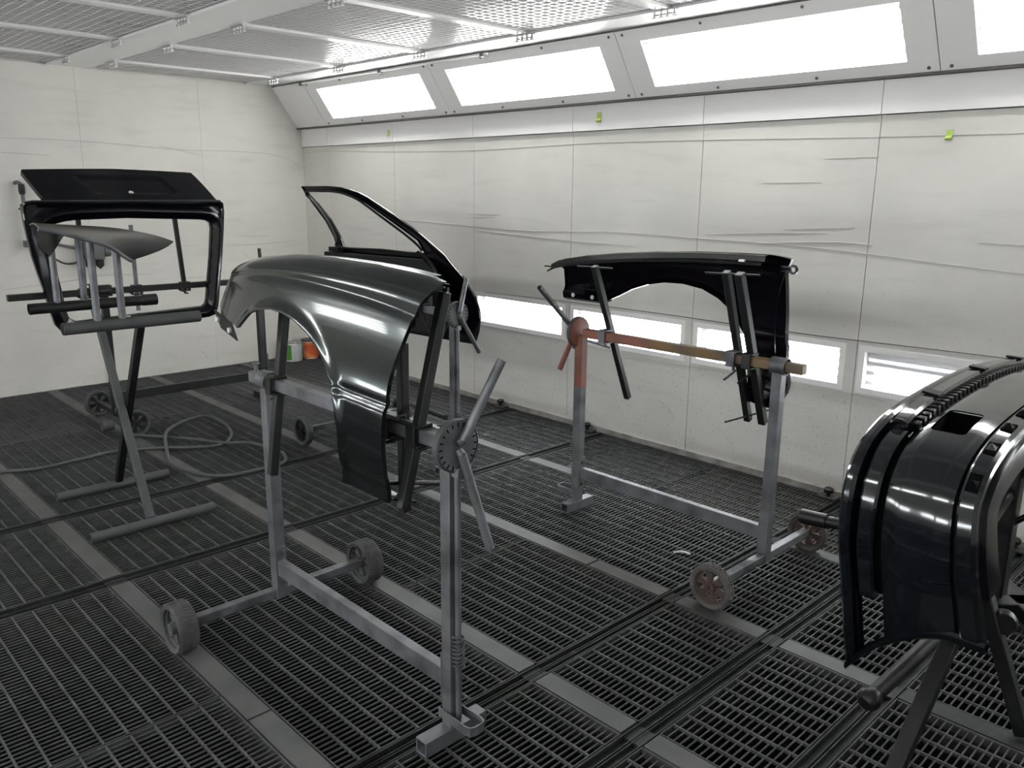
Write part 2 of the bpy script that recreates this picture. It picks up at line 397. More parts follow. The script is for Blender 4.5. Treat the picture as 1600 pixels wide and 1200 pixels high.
# ------------------------------------------------------------------ light boxes
def light_up(x0, x1, y0, sg, label, group):
    """sloped light box between ceiling and wall; sg=+1 right wall (y0=0), -1 left wall"""
    A = V(0, y0-sg*.30, 2.557); B = V(0, y0-sg*.06, 2.208); d = (B-A); ln = d.length; d.normalize(); nrm = V(0, -sg*abs(d.z), -abs(d.y)); nrm.normalize()
    r = thing('ceiling_light_box', label, 'light', ((x0+x1)/2, y0-sg*.18, 2.38), 0, group)
    W = lambda x, t, n: V(x, 0, 0)+A+d*(t*ln)+nrm*n
    ox0, ox1 = x0+.165, x1-.145; t0, t1 = .175, .855
    def slab(m, xa, xb, ta, tb, na, nb):
        vs = [W(x, t, n) for n in (na, nb) for x, t in ((xa, ta), (xb, ta), (xb, tb), (xa, tb))]
        m.add(vs, [(0, 1, 2, 3), (7, 6, 5, 4), (0, 4, 5, 1), (1, 5, 6, 2), (2, 6, 7, 3), (3, 7, 4, 0)])
    f = MB()
    for q in ((x0+.002, x1-.002, 0, t0), (x0+.002, x1-.002, t1, 1), (x0+.002, ox0, t0, t1), (ox1, x1-.002, t0, t1)): slab(f, *q, -.004, 0)
    f.build('frame', 'trim_white', r, True, smooth=False)
    rf = MB(); slab(rf, ox0-.06, ox1+.06, t0-.06, t1+.06, -.10, -.095)
    slab(rf, ox0-.06, ox1+.06, t0-.07, t0-.055, -.10, -.006); slab(rf, ox0-.06, ox1+.06, t1+.055, t1+.07, -.10, -.006)
    slab(rf, ox0-.065, ox0-.06, t0-.07, t1+.07, -.10, -.006); slab(rf, ox1+.06, ox1+.065, t0-.07, t1+.07, -.10, -.006)
    rf.build('reflector', 'reflector', r, True, smooth=False)
    for k in range(4):
        t = t0+(t1-t0)*(k+.5)/4
        tb = MB().tube([W(ox0+.02, t, -.045), W(ox1-.02, t, -.045)], .014, 6, cap=False).build('tube', 'lamp_tube_up', r, True)
        MB().tube([W(ox0-.05, t, -.045), W(ox0+.02, t, -.045)], .0145, 10).build('end_cap', 'reflector', tb, True)
        MB().tube([W(ox1-.02, t, -.045), W(ox1+.05, t, -.045)], .0145, 10).build('end_cap', 'reflector', tb, True)
    p = MB(); slab(p, ox0-.01, ox1+.01, t0-.02, t1+.02, -.008, -.005); p.build('pane', 'pane', r, True, smooth=False)
    for x in (x0+.05, x0+(x1-x0)*.33, x0+(x1-x0)*.66, x1-.05):
        for t in (.06, .95): MB().lathe(W(x, t, 0), nrm, [(.009, -.001), (.008, .004), (.004, .007)], 10).build('screw', 'wall_fitting', r, True)
    return r
UPX = [.54+1.772*i for i in range(5)]
names = ['leftmost sloped ceiling light box, nearest the back corner', 'second sloped ceiling light box from the back corner', 'long sloped ceiling light box above the right hand fender', 'sloped ceiling light box cut off by the right edge of the picture', 'sloped ceiling light box at the near end of the right wall']
for i in range(5): light_up(UPX[i], UPX[i]+1.772, 0, 1, names[i], 'sloped light boxes along the right wall')
for i in range(5): light_up(UPX[i], UPX[i]+1.772, -WY, -1, 'sloped ceiling light box along the left wall', 'sloped light boxes along the left wall')
def filler(x0, x1, y0, sg, root):
    m = MB(); A = (y0-sg*.30, 2.557); B = (y0-sg*.06, 2.208)
    m.add([V(x, a[0], a[1]+k) for x in (x0, x1) for a, k in ((A, 0), (B, 0), (B, .02), (A, .02))], [(0, 1, 2, 3), (7, 6, 5, 4), (0, 4, 5, 1), (1, 5, 6, 2), (2, 6, 7, 3), (3, 7, 4, 0)])
    m.build('corner_filler', 'trim_white', root, True, smooth=False)
    for x in (x0, x1):
        MB().add([V(x, A[0], A[1]), V(x, B[0], B[1]), V(x, y0, B[1]), V(x, y0, CZ), V(x, A[0], CZ)], [(0, 1, 2, 3, 4)]).build('corner_filler', 'trim_white', root, True, smooth=False)
for y0, sg, root in ((0, 1, WR), (-WY, -1, WL)):
    filler(0.0, .538, y0, sg, root); filler(9.402, LX, y0, sg, root)
    MB().span((0, y0-sg*.066, 2.196), (LX, y0+sg*.02, 2.208)).build('apron_ledge', 'gap', root, True, smooth=False)
    MB().span((0, y0-sg*.305, 2.556), (LX, y0-sg*.29, CZ+.02)).build('ceiling_joint', 'gap', root, True, smooth=False)
MB().tube([(.1, -.315, 2.548), (2.0, -.315, 2.548), (3.0, -.315, 2.548)], .009, 8).build('conduit', 'trim_white', WR, True)
for x in (.55, 1.75, 2.95): MB().box((x, -.318, 2.545), (.03, .03, .03)).build('conduit_clip', 'wall_fitting', WR, True, bev=.003)
def light_low(i, y0, sg, label, group):
    x0, x1 = low_window(i); z0, z1 = LOWZ
    r = thing('wall_light_box', label, 'light', ((x0+x1)/2, y0+sg*.06, z0), 0, group)
    m = MB()
    m.span((x0, y0+sg*.095, z0), (x1, y0+sg*.099, z1)); m.span((x0-.004, y0+sg*.032, z0-.004), (x1+.004, y0+sg*.098, z0)); m.span((x0-.004, y0+sg*.032, z1), (x1+.004, y0+sg*.098, z1+.004))
    m.span((x0-.004, y0+sg*.032, z0), (x0, y0+sg*.098, z1)); m.span((x1, y0+sg*.032, z0), (x1+.004, y0+sg*.098, z1))
    m.build('reflector', 'reflector', r, True, smooth=False)
    for k in range(4):
        z = z0+(z1-z0)*(k+.5)/4
        tb = MB().tube([(x0+.045, y0+sg*.055, z), (x1-.035, y0+sg*.055, z)], .017, 6, cap=False).build('tube', 'reflector' if (i == 6 and sg == 1 and k >= 2) else 'lamp_tube_low', r, True)
        for a, b in ((x0+.002, x0+.045), (x1-.035, x1-.002)): MB().tube([(a, y0+sg*.055, z), (b, y0+sg*.055, z)], .0145, 10).build('end_cap', 'reflector', tb, True)
    MB().span((x0, y0+sg*.008, z0), (x1, y0+sg*.012, z1)).build('pane', 'pane', r, True, smooth=False)
    fr = MB(); e = .032
    for a, b in (((x0-e, z0-e), (x1+e, z0)), ((x0-e, z1), (x1+e, z1+e)), ((x0-e, z0), (x0, z1)), ((x1, z0), (x1+e, z1))): fr.span((a[0], y0-sg*.003, a[1]), (b[0], y0-sg*.0002, b[1]))
    fr.build('frame', 'trim_white', r, True, smooth=False)
lowl = {2: 'low wall light box mostly hidden behind the black door', 3: 'low wall light box beside the black door', 4: 'low wall light box behind the rust red stand disc', 5: 'low wall light box under the wheel arch of the right hand fender', 6: 'low wall light box just left of the bumper, behind its top edge', 7: 'low wall light box hidden behind the bumper', 8: 'low wall light box at the near end of the right wall'}
# windows are one panel back from the panel index (panel i spans SEAM[i]..SEAM[i+1])
for i in (2, 3, 4, 5, 6, 7, 8):
    light_low(i, 0, 1, {2: lowl[2], 3: lowl[3], 4: lowl[4], 5: lowl[5], 6: lowl[6], 7: lowl[7], 8: lowl[8]}[i], 'low light boxes in the right wall')
    light_low(i, -WY, -1, 'low wall light box in the left wall', 'low light boxes in the left wall')

# ------------------------------------------------------------------ the grating floor
FL = MB().span((-.06, -WY-.1, -.45), (LX, .1, -.40)).build('floor', 'pit', smooth=False); struct(FL)
YS = [(-.735, -.815), (-1.592, -1.672), (-2.412, -2.495), (-3.230, -3.312), (-4.05, -4.13), (-4.87, -4.95)]
XB = [(2.945, 3.025), (3.85, 3.93), (5.575, 5.64), (6.03, 6.105), (6.465, 6.54), (8.2, 8.28)]
BH = .030
def grating(x0, x1, y0, y1):
    m = MB(); g = .004; x0 += g; x1 -= g; y0 -= g; y1 += g; W = y0-y1
    n = max(2, round(W/.0755)); k = max(2, round((x1-x0)/.0228))
    for y in (y0-.0025, y1+.0025): m.span((x0, y-.0025, -BH), (x1, y+.0025, 0))
    for x in (x0+.002, x1-.002): m.span((x-.002, y0, -BH), (x+.002, y1, -.0005))
    for i in range(1, n): m.span((x0, y0-W*i/n-.003, -.012), (x1, y0-W*i/n+.003, -.001))
    for j in range(1, k):
        x = x0+(x1-x0)*j/k; m.span((x-.0022, y0, -.0075), (x+.0022, y1, -.003))
    return m.build('grating_panel', 'grate', FL, True, smooth=False)
ycols = []; prev = -.012
for a, b in YS: ycols.append((prev, a)); prev = b
ycols.append((prev, -WY+.012))
def cut_x(yc, extra):
    c = [(.012, .012)]+[(q, q) for q in extra]+list(XB)+[(LX-.012, LX-.012)]; c.sort(); return c
for i, (ya, yb) in enumerate(ycols):
    ex = [1.48] if i != 4 else [1.48, 4.984]
    c = cut_x(i, ex+([4.78] if i in (0, 2) else [])+[7.3, 9.2])
    for (a0, a1), (b0, b1) in zip(c, c[1:]): grating(a1, b0, ya, yb)
for a, b in YS:
    cuts = [.012, 1.5]+[q for p in XB for q in p]+[LX-.012]
    seg = [(.012, 1.02), (1.024, 2.945-.004), (3.029, 3.846), (3.934, 5.17), (5.173, 5.571), (5.644, 6.026), (6.109, 6.461), (6.544, 8.196), (8.284, LX-.012)]
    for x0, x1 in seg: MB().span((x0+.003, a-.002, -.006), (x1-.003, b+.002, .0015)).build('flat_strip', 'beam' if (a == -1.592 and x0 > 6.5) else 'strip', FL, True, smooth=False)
    MB().span((.012, a, -.12), (LX-.012, b, -.008)).build('strip_joist', 'beam', FL, True, smooth=False)
for a, b in XB:   # double channel between the gratings
    m = MB(); m.span((a, -WY+.01, -.12), (b, -.01, -.022)); c = (a+b)/2
    for x in (a+.003, b-.003): m.span((x-.003, -WY+.01, -.03), (x+.003, -.01, -.001))
    for x in (c-.006, c+.004): m.span((x-.002, -WY+.01, -.03), (x+.002, -.01, -.006))
    m.build('cross_channel', 'beam', FL, True, smooth=False)
# ---- sprung stops at the foot of the wall
for i, x in enumerate((2.875, 3.765, 5.53, 6.45)):
    k = thing('wall_foot_clamp', ['small dark clamp at the wall foot below the low light beside the door', 'small dark clamp at the wall foot beside the rust stand post', 'small dark clamp at the wall foot left of the bumper', 'small dark clamp at the wall foot right of the bumper'][i], 'clamp', (x, -.045, 0), 0, 'clamps along the wall foot')
    MB().box((0, 0, .008), (.10, .07, .012)).build('plate', 'dusty_grey', k, bev=.002)
    MB().lathe((0, -.01, .014), (0, 0, 1), [(.012, 0), (.012, .02), (.026, .022), (.028, .040), (.020, .048)], 14).build('knob', 'dark_steel', k)

# ------------------------------------------------------------------ panel stands
def wheel(parent, c, r, wdt, hub, tyre, tread=False):
    """wheel rolling about the local y axis"""
    c = V(c); h = wdt/2
    m = MB().lathe(c, (0, 1, 0), [(r*.77, -h*.85), (r*.93, -h), (r, -h*.72), (r, h*.72), (r*.93, h), (r*.77, h*.85), (r*.74, 0)], 32, closed=True)
    n = 44
    for k in range(n):
        a = 2*math.pi*k/n
        for j, o in ((-1, 0), (1, .5)):
            aa = a+o*2*math.pi/n; d = V(math.cos(aa), 0, math.sin(aa)); R = Matrix.Rotation(-aa, 3, 'Y')
            m.box(c+d*r+V(0, j*h*.42, 0), (.006 if tread else .0035, h*.62, r*.085), R)
    w_ = m.build('wheel', tyre, parent)
    hb = MB().lathe(c, (0, 1, 0), [(r*.24, -h*.95), (r*.24, h*.95), (r*.06, h), (r*.06, -h)], 16, closed=True)
    hb.lathe(c, (0, 1, 0), [(r*.79, -h*.6), (r*.79, h*.6), (r*.70, h*.5), (r*.70, -h*.5)], 28, closed=True)
    for k in range(6):
        a = 2*math.pi*k/6+.3; d = V(math.cos(a), 0, math.sin(a)); e = V(-math.sin(a), 0, math.cos(a))
        P = [c+d*(r*.2)-e*(r*.07), c+d*(r*.2)+e*(r*.07), c+d*(r*.74)+e*(r*.22), c+d*(r*.74)-e*(r*.22)]
        hb.add([p+V(0, s*h*.35, 0) for s in (-1, 1) for p in P], [(0, 1, 2, 3), (7, 6, 5, 4), (0, 4, 5, 1), (1, 5, 6, 2), (2, 6, 7, 3), (3, 7, 4, 0)])
    hb.build('hub', hub, w_)
    return w_
def stand(label, loc, rz, L, steel, barm, discm, wheels, hubm, tyrem, handles, sleeve=.11, ext=0, bar_col2=None, post2=None, tread=False, half=.40, foot=.135, ww=.045, wr=.094):
    r = thing('panel_stand', label, 'stand', loc, rz, 'wheeled panel stands')
    post2 = post2 or steel
    MB().hollow((0, 0, .075), (0, 0, .925), .044, .004).build('post', steel, r, bev=.002)
    MB().hollow((L, 0, .05), (L, 0, .925), .042, .004).build('post', post2, r, bev=.002)
    b = MB().bar((.02, 0, .205), (L-.02, 0, .205), .032, .062).build('base_beam', steel, r, bev=.003)
    for x in (.024, L-.024):
        MB().box((x, 0, .205), (.005, .044, .17)).build('flange_plate', steel, b, bev=.001)
        for z in (.145, .265):
            MB().lathe((x, -.0, z), (1 if x < .5 else -1, 0, 0), [(.010, 0), (.010, .010), (.006, .012)], 6).build('bolt', 'dusty_grey', b)
    MB().bar((0, -half+.02, .096), (0, half-.02, .096), .036, .036).build('axle', steel, r, bev=.003)
    for s in (-1, 1): wheel(r, (0, s*half, wr), wr, ww, hubm, tyrem, tread)
    MB().hollow((L, -foot, .0265), (L, foot, .0265), .05, .005).build('foot', steel, r, bev=.0015)
    # turning bar in its bearings
    bar = MB().bar((-sleeve-ext, 0, .95), (L-.02, 0, .95), .042, .042).build('turning_bar', barm, r, bev=.004)
    if bar_col2: MB().bar((.05, 0, .95), (L*.55, 0, .95), .0435, .0435).build('worn_sleeve', bar_col2, bar, bev=.004)
    MB().pipe((-.035, 0, .95), (.035, 0, .95), .036, .004).build('bearing', steel, r)
    if not tread: MB().tube([(-.085, 0, .965), (-.085, 0, 1.0)], .006, 8).lathe((-.085, 0, 1.0), (0, 0, 1), [(.016, 0), (.016, .006), (.006, .008)], 8).build('lock_screw', steel, r)
    dk = MB().lathe((L+.012, 0, .95), (1, 0, 0), [(.064, -.004), (.073, 0), (.073, .022), (.070, .025), (.001, .025)], 40).build('index_disc', discm, r, ang=25)
    rm = MB().lathe((L+.012, 0, .95), (1, 0, 0), [(.0735, .001), (.0765, .003), (.0765, .024), (.0735, .026)], 40, closed=True).build('rim', 'dusty_grey', dk)
    nt_ = MB()
    for k in range(20):
        a = 2*math.pi*k/20; nt_.box((L+.0372, math.cos(a)*.063, .95+math.sin(a)*.063), (.001, .004, .012), Matrix.Rotation(a-math.pi/2, 3, 'X'))
    nt_.build('notches', 'hole_dark', dk, smooth=False)
    for i, (dy, dz, dx) in enumerate(handles):
        q = V(L+.045, 0, .95); e = q+V(dx, dy, dz); d = (e-q).normalized()
        h_ = MB().pipe(q+d*.02, e, .0135, .003); h_.tube([V(L+.037, 0, .95)+V(0, d.y, d.z)*.012, q+d*.025], .013, 10)
        h_.build('handle', steel if i == 0 else discm, r)
    # release rod, spring and foot pedal
    MB().tube([(L+.033, 0, .09), (L+.033, 0, .88)], .0095, 10).build('release_rod', post2, r)
    MB().tube([V(L+.033+.017*math.cos(a), .017*math.sin(a), .26+.105*a/(2*math.pi*8)) for a in [2*math.pi*8*k/128 for k in range(129)]], .0035, 6).build('spring', 'dusty_grey', r)
    MB().box((L+.036, 0, .875), (.03, .028, .03)).build('rod_guide', steel, r, bev=.003)
    pts = [(L-.028, -.030), (L+.10, -.034), (L+.118, -.028), (L+.124, -.012), (L+.124, .012), (L+.118, .028), (L+.10, .034), (L-.028, .030)]
    rows = [[(x, y, z) for x, y in pts] for z in (.078, .108)]
    MB().grid(rows, .004).build('foot_pedal', steel, r)
    return r
def arm(parent, p, q, w_=.030, mt='dark_steel', rnd=False, nm='support_arm'):
    m = MB()
    if rnd: m.pipe(p, q, w_/2, .003)
    else: m.bar(p, q, w_, w_, (1, 0, 0))
    return m.build(nm, mt, parent, True, bev=0 if rnd else .003)
def clamp(parent, c, ax='x', mt='dusty_grey', handle=(.06, -.02, -.05)):
    c = V(c); m = MB()
    for s in (-1, 1): m.box(c+V(0, 0, s*.030), (.05, .062, .008))
    m.box(c+V(0, -.032, 0), (.04, .008, .066)); m.box(c+V(0, .032, 0), (.04, .008, .066))
    k = m.build('clamp', mt, parent, True, bev=.002)
    MB().tube([c+V(0, 0, -.03), c+V(0, 0, -.055)], .007, 8).tube([c+V(-handle[0]*.3, -handle[1]*.3, -.055), c+V(handle[0], handle[1], -.055+handle[2])], .005, 8).build('clamp_screw', mt, k, True)
def pin(parent, p, q, r=.005, mt='dark_steel'): MB().tube([p, q], r, 8).build('cross_pin', mt, parent, True)

# near stand with the satin fender
NS = stand('silver wheeled stand in the foreground carrying the satin dark fender', (4.62, -2.893, 0), 0, 1.06, 'silver', 'silver', 'silver', None, 'rubber', 'rubber', [(.13, .235, .03), (.07, -.31, .05)], half=.40, ww=.075, foot=.12)
arm(NS, (4.70, -2.845, 1.25), (4.70, -2.935, .61), .032)
arm(NS, (5.42, -2.86, 1.20), (5.42, -2.862, .66), .030)
arm(NS, (5.55, -2.80, 1.36), (5.55, -2.965, .735), .030)
for x, y in ((4.70, -2.89), (5.42, -2.87), (5.55, -2.895)):
    clamp(NS, (x, -2.90, .95), mt='dark_steel', handle=(.05, .06, .03))
for p, q in (((5.40, -2.985, .78), (5.40, -2.66, .70)), ((5.38, -2.80, .99), (5.60, -2.84, 1.0)), ((5.36, -2.93, .985), (5.56, -2.93, .985))): pin(NS, p, q, .008)

def seg_dist(x, y, L):
    b = 9e9
    for (ax, ay), (bx, by) in L:
        dx, dy = bx-ax, by-ay; t = ((x-ax)*dx+(y-ay)*dy)/(dx*dx+dy*dy+1e-12); t = 0 if t < 0 else 1 if t > 1 else t
        ex, ey = ax+dx*t-x, ay+dy*t-y; d = ex*ex+ey*ey
        if d < b: b = d
    return b**.5
def fender_y(x, z, x0, x1, ztop, yb, s):
    u = max(0, (x-x0)/(x1-x0)); d = max(0.0, interp(ztop, x)-z); dc = .045+.05*min(1, u); tc = .085
    def prof(d):
        if d < dc: return tc*math.sqrt(max(0, 1-(1-d/dc)**2))**1.2
        e = min(1.6, (d-dc)/.34); return tc+.075*(1-(1-e)**2)-.003*math.exp(-((d-dc)/.016)**2)
    t = prof(d)
    if abs(d-dc) < .03: w_ = sstep(.03, .02, abs(d-dc)); t = t*(1-w_)+w_*sum(prof(max(0, d+k*.003))*q for k, q in ((-3, .1), (-2, .15), (-1, .16), (0, .18), (1, .16), (2, .15), (3, .1)))
    if u < .25: t -= .045*((.25-u)/.25)**2
    return yb+s*t
def make_fender(label, x0, x1, ztop, yb, s, out, paint, base_z, arch, extra):
    cx = sum(p[0] for p in out)/len(out)
    r = thing('fender', label, 'car fender', (cx, yb, min(p[1] for p in out)))
    arch = [tuple(q)[:2] for q in catmull([V(a, b, 0) for a, b in arch], 4)]; archs = list(zip(arch, arch[1:]))
    ztop = [tuple(p) for p in ztop]
    # soften the polyline of the upper edge
    zt = [(p.x, p.y) for p in catmull([V(a, b, 0) for a, b in ztop], 8)]
    def f(x, z):
        y = fender_y(x, z, x0, x1, zt, yb, s)
        # lower body crease behind the wheel and the sill line
        u = (x-x0)/(x1-x0); zc = base_z+.30-.05*(u-.8)
        k = sstep(.62, .72, u)
        y += s*(.007*k*sstep(zc+.013, zc-.013, z)-.0025*k*math.exp(-((z-zc-.016)/.012)**2))
        zs = base_z+.075
        y -= s*.004*sstep(zs+.012, zs-.012, z)
        # rolled lip round the wheel arch
        dd = seg_dist(x, z, archs)
        y += s*.010*math.exp(-(dd/.022)**2)
        return (x, y, z)
    # lay the sheet out along the shoulder crease so that its mesh follows the crease
    def dcr(x): return .045+.05*min(1, max(0, (x-x0)/(x1-x0)))
    poly = [(q[0], q[1]-interp(zt, q[0])+dcr(q[0])) for q in resample([(p[0], p[1]) for p in out], .03)]
    def fo(a, b): return f(a, b+interp(zt, a)-dcr(a))
    # normal of (d/dx) x (d/dz) points to -y; flip for the outer side facing +y by mirroring the map
    if s < 0: sh = sheet('shell', poly, [], fo, paint, r, .003, .0075, .014, (0, 1, 0))
    else: sh = sheet('shell', [(-a, b) for a, b in poly], [], lambda a, b: fo(-a, b), paint, r, .003, .018, .028, (0, -1, 0))
    # folded gutter under the bonnet edge
    xs = [x0+.03+(x1-x0-.08)*k/24 for k in range(25)]
    rows = []
    for dy, dz in ((0, -.004), (.045, -.006), (.05, -.03), (.075, -.034), (.078, -.045)): rows.append([(x, yb-s*dy, interp(zt, x)+dz) for x in xs])
    if s > 0: rows = [list(reversed(q)) for q in rows]
    MB().grid(rows, .002).build('gutter', 'paint', r, True)
    extra(r, f)
    return r
NO = [(4.44, 1.334), (4.461, 1.365), (4.50, 1.384), (4.641, 1.41), (4.871, 1.431), (5.108, 1.435), (5.353, 1.43), (5.51, 1.421), (5.605, 1.412), (5.656, 1.404), (5.655, 1.382), (5.626, 1.343), (5.604, 1.296), (5.592, 1.236), (5.576, 1.177), (5.564, 1.122), (5.56, 1.05), (5.552, .955), (5.542, .855), (5.529, .757), (5.477, .760), (5.306, .764), (5.315, .835), (5.332, .944), (5.323, 1.023), (5.302, 1.072), (5.26, 1.129), (5.209, 1.17), (5.143, 1.207), (5.057, 1.236), (4.97, 1.252), (4.884, 1.256), (4.798, 1.244), (4.745, 1.226), (4.70, 1.19), (4.675, 1.169), (4.601, 1.176), (4.447, 1.189), (4.399, 1.212), (4.418, 1.268)]
NZ = [(4.3, 1.355), (4.40, 1.367), (4.50, 1.387), (4.644, 1.411), (4.869, 1.432), (5.108, 1.437), (5.352, 1.432), (5.508, 1.423), (5.604, 1.414), (5.75, 1.40)]
def near_extra(r, f):
    y = f(4.47, 1.19)[1]
    m = MB().add([V(4.39, y+.004, 1.20), V(4.60, y-.03, 1.178), V(4.64, y-.03, 1.115), V(4.45, y+.0, 1.135)]+[V(4.39, y+.010, 1.20), V(4.60, y-.024, 1.178), V(4.64, y-.024, 1.115), V(4.45, y+.006, 1.135)], [(3, 2, 1, 0), (4, 5, 6, 7), (0, 1, 5, 4), (1, 2, 6, 5), (2, 3, 7, 6), (3, 0, 4, 7)])
    b = m.build('bracket', 'paint_under', r, True, bev=.002)
    for x, z in ((4.465, 1.172), (4.585, 1.148)): MB().lathe((x, y-.017-(x-4.45)*.1, z), (0, -1, 0), [(.010, -.004), (.010, .004), (.004, .004)], 12).build('bolt_hole', 'can_white', b, True)
    MB().add([V(5.40, -2.985, .765), V(5.53, -2.985, .765), V(5.53, -2.90, .735), V(5.40, -2.90, .735)]+[V(5.40, -2.985, .760), V(5.53, -2.985, .760), V(5.53, -2.90, .730), V(5.40, -2.90, .730)], [(0, 1, 2, 3), (7, 6, 5, 4), (0, 4, 5, 1), (1, 5, 6, 2), (2, 6, 7, 3), (3, 7, 4, 0)]).build('sill_tab', 'paint_satin', r, True)
make_fender('satin dark grey front fender on the foreground stand, outer side to camera', 4.39, 5.62, NZ, -2.87, -1, NO, 'paint_satin', .757, NO[21:36], near_extra)

# stand with the rust red end and the fender seen from inside
OS = stand('wheeled stand with rust red disc and ochre bar near the right wall', (5.77, -1.19, 0), math.pi, 1.09, 'silver', 'ochre_bar', 'rust', None, 'hub_brown', 'rubber_light', [(.27, .245, .0), (.08, -.195, .03)], post2='silver', tread=True, half=.41, ww=.040, foot=.10)
MB().bar((4.70, -1.19, .95), (5.12, -1.19, .95), .0435, .0435).build('rust_section', 'rust', OS, True, bev=.004)
MB().box((4.68, -1.19, .80), (.0445, .0445, .27)).build('rust_section', 'rust', OS, True, bev=.003)
arm(OS, (4.83, -1.285, 1.30), (4.83, -.985, .60), .030)
arm(OS, (5.555, -1.30, 1.33), (5.555, -1.03, .64), .030)
arm(OS, (5.635, -1.33, 1.33), (5.635, -1.04, .645), .034)
clamp(OS, (4.835, -1.19, .95), mt='silver', handle=(-.10, -.02, .02)); clamp(OS, (5.555, -1.19, .95), mt='silver', handle=(-.02, -.04, -.04)); clamp(OS, (5.63, -1.19, .95), mt='dark_steel', handle=(-.02, -.05, -.04))
for p, q in (((4.72, -1.285, 1.292), (4.94, -1.285, 1.296)), ((5.46, -1.31, 1.318), (5.72, -1.32, 1.328)), ((5.50, -1.14, .64), (5.64, -.98, .70)), ): pin(OS, p, q, .0042)
OO = [(4.479, 1.282), (4.556, 1.313), (4.692, 1.337), (4.894, 1.361), (5.112, 1.38), (5.352, 1.394), (5.546, 1.4), (5.694, 1.401), (5.745, 1.394), (5.771, 1.387), (5.724, 1.342), (5.712, 1.203), (5.706, 1.061), (5.713, .949), (5.73, .867), (5.737, .84), (5.733, .797), (5.71, .751), (5.666, .725), (5.557, .737), (5.546, .793), (5.532, .863), (5.522, .934), (5.502, 1.028), (5.456, 1.096), (5.418, 1.142), (5.371, 1.179), (5.29, 1.216), (5.188, 1.231), (5.079, 1.228), (4.983, 1.21), (4.88, 1.176), (4.795, 1.135), (4.73, 1.108), (4.716, 1.094), (4.63, 1.092), (4.535, 1.091), (4.473, 1.097), (4.475, 1.132), (4.489, 1.167), (4.505, 1.254)]
OZ = [(4.40, 1.25), (4.468, 1.282), (4.543, 1.313), (4.693, 1.339), (4.894, 1.363), (5.117, 1.383), (5.357, 1.397), (5.546, 1.402), (5.694, 1.403), (5.80, 1.39)]
def orange_extra(r, f):
    lug = MB().lathe((5.775, -1.155, 1.345), (0, 1, 0), [(.020, -.003), (.020, .003), (.010, .003), (.010, -.003)], 18, closed=True); lug.bar((5.72, -1.155, 1.345), (5.757, -1.155, 1.345), .006, .026, (0, 0, 1)); lug.build('mounting_lug', 'paint', r, True)
    # rolled valance along the front lower edge
    rows = [[(x, y, z) for x in (4.475, 4.55, 4.63, 4.715)] for y, z in ((-1.07, 1.155), (-1.10, 1.150), (-1.115, 1.13), (-1.11, 1.105), (-1.085, 1.093))]
    v = MB().grid(rows, .003).build('valance', 'paint', r, True)
    for x in (4.55, 4.68): MB().lathe((x, -1.119, 1.122), (0, -1, 0), [(.011, -.002), (.011, .002), (.004, .002)], 12).build('bolt_hole', 'can_white', v, True)
    # stiffening ribs at the foot of the panel and the door edge return
    for z in (.80, .845, .89): MB().tube([(5.555, -1.04, z), (5.63, -1.045, z+.004), (5.715, -1.05, z-.012)], .006, 8).build('rib', 'paint', r, True)
    MB().tube([(5.53, -1.035, 1.065), (5.60, -1.04, 1.058), (5.69, -1.045, 1.05)], .003, 8).build('rib', 'paint', r, True)
    P = catmull([V(5.715, -1.10, 1.33), V(5.675, -1.075, 1.20), V(5.668, -1.06, 1.06), V(5.68, -1.06, .95), V(5.70, -1.06, .87)], 6)
    MB().tube(P, .003, 8).build('door_edge_return', 'paint_gloss', r, True)
    MB().box((5.585, -1.215, 1.372), (.030, .05, .012)).build('bonnet_stop', 'latch', r, True, bev=.003)
    MB().box((4.45, -1.20, 1.268), (.05, .02, .006)).build('front_tab', 'paint', r, True)
make_fender('black fender shown from its inner side on the rust red stand', 4.45, 5.73, OZ, -1.17, 1, OO, 'paint', .725, OO[19:35], orange_extra)

# ------------------------------------------------------------------ door stand and door
DS = stand('dull silver wheeled stand behind the satin fender, holding the door', (2.71, -1.28, 0), 0, 1.07, 'silver', 'silver', 'dusty_grey', None, 'dark_steel', 'dusty_grey', [(.04, .21, .02), (.13, -.23, .03)], half=.40, ww=.05)
for x in (2.95, 3.50): arm(DS, (x, -1.235, 1.12), (x, -1.235, .80), .028); clamp(DS, (x, -1.28, .95), mt='dark_steel')
DO = [(1.874, 1.661), (2.222, 1.665), (2.40, 1.658), (2.503, 1.645), (2.62, 1.623), (2.728, 1.592), (2.975, 1.498), (3.24, 1.387), (3.489, 1.262), (3.637, 1.145), (3.724, 1.028), (3.750, .95), (3.754, .90), (3.74, .82), (3.705, .736), (3.48, .729), (3.153, .722), (2.565, .716), (2.20, .716), (2.12, .76), (2.13, 1.0), (2.24, 1.20), (2.29, 1.236), (2.262, 1.306), (2.161, 1.423), (1.998, 1.554)]
DH = [(1.951, 1.621), (2.18, 1.628), (2.303, 1.628), (2.42, 1.620), (2.502, 1.607), (2.60, 1.585), (2.69, 1.555), (2.903, 1.468), (3.225, 1.335), (3.294, 1.262), (2.894, 1.261), (2.382, 1.25), (2.345, 1.31), (2.23, 1.434), (2.085, 1.542)]
door = thing('car_door', 'black car door with open window frame on the stand behind the fender', 'car door', (2.9, -1.12, .716))
def door_skin(x, z): return (x, -1.10+.05*sstep(1.25, .9, z)-.02*sstep(1.3, 1.65, z), z)
sheet('skin', DO, [DH], door_skin, 'paint', door, .004, .03, .010, (0, -1, 0))
DI = [(2.20, 1.21), (3.33, 1.225), (3.50, 1.14), (3.58, 1.0), (3.60, .86), (3.55, .765), (2.25, .75), (2.19, .80)]
ell = lambda cx, cz, a, b, n=16: [(cx+a*math.cos(2*math.pi*k/n), cz+b*math.sin(2*math.pi*k/n)) for k in range(n)]
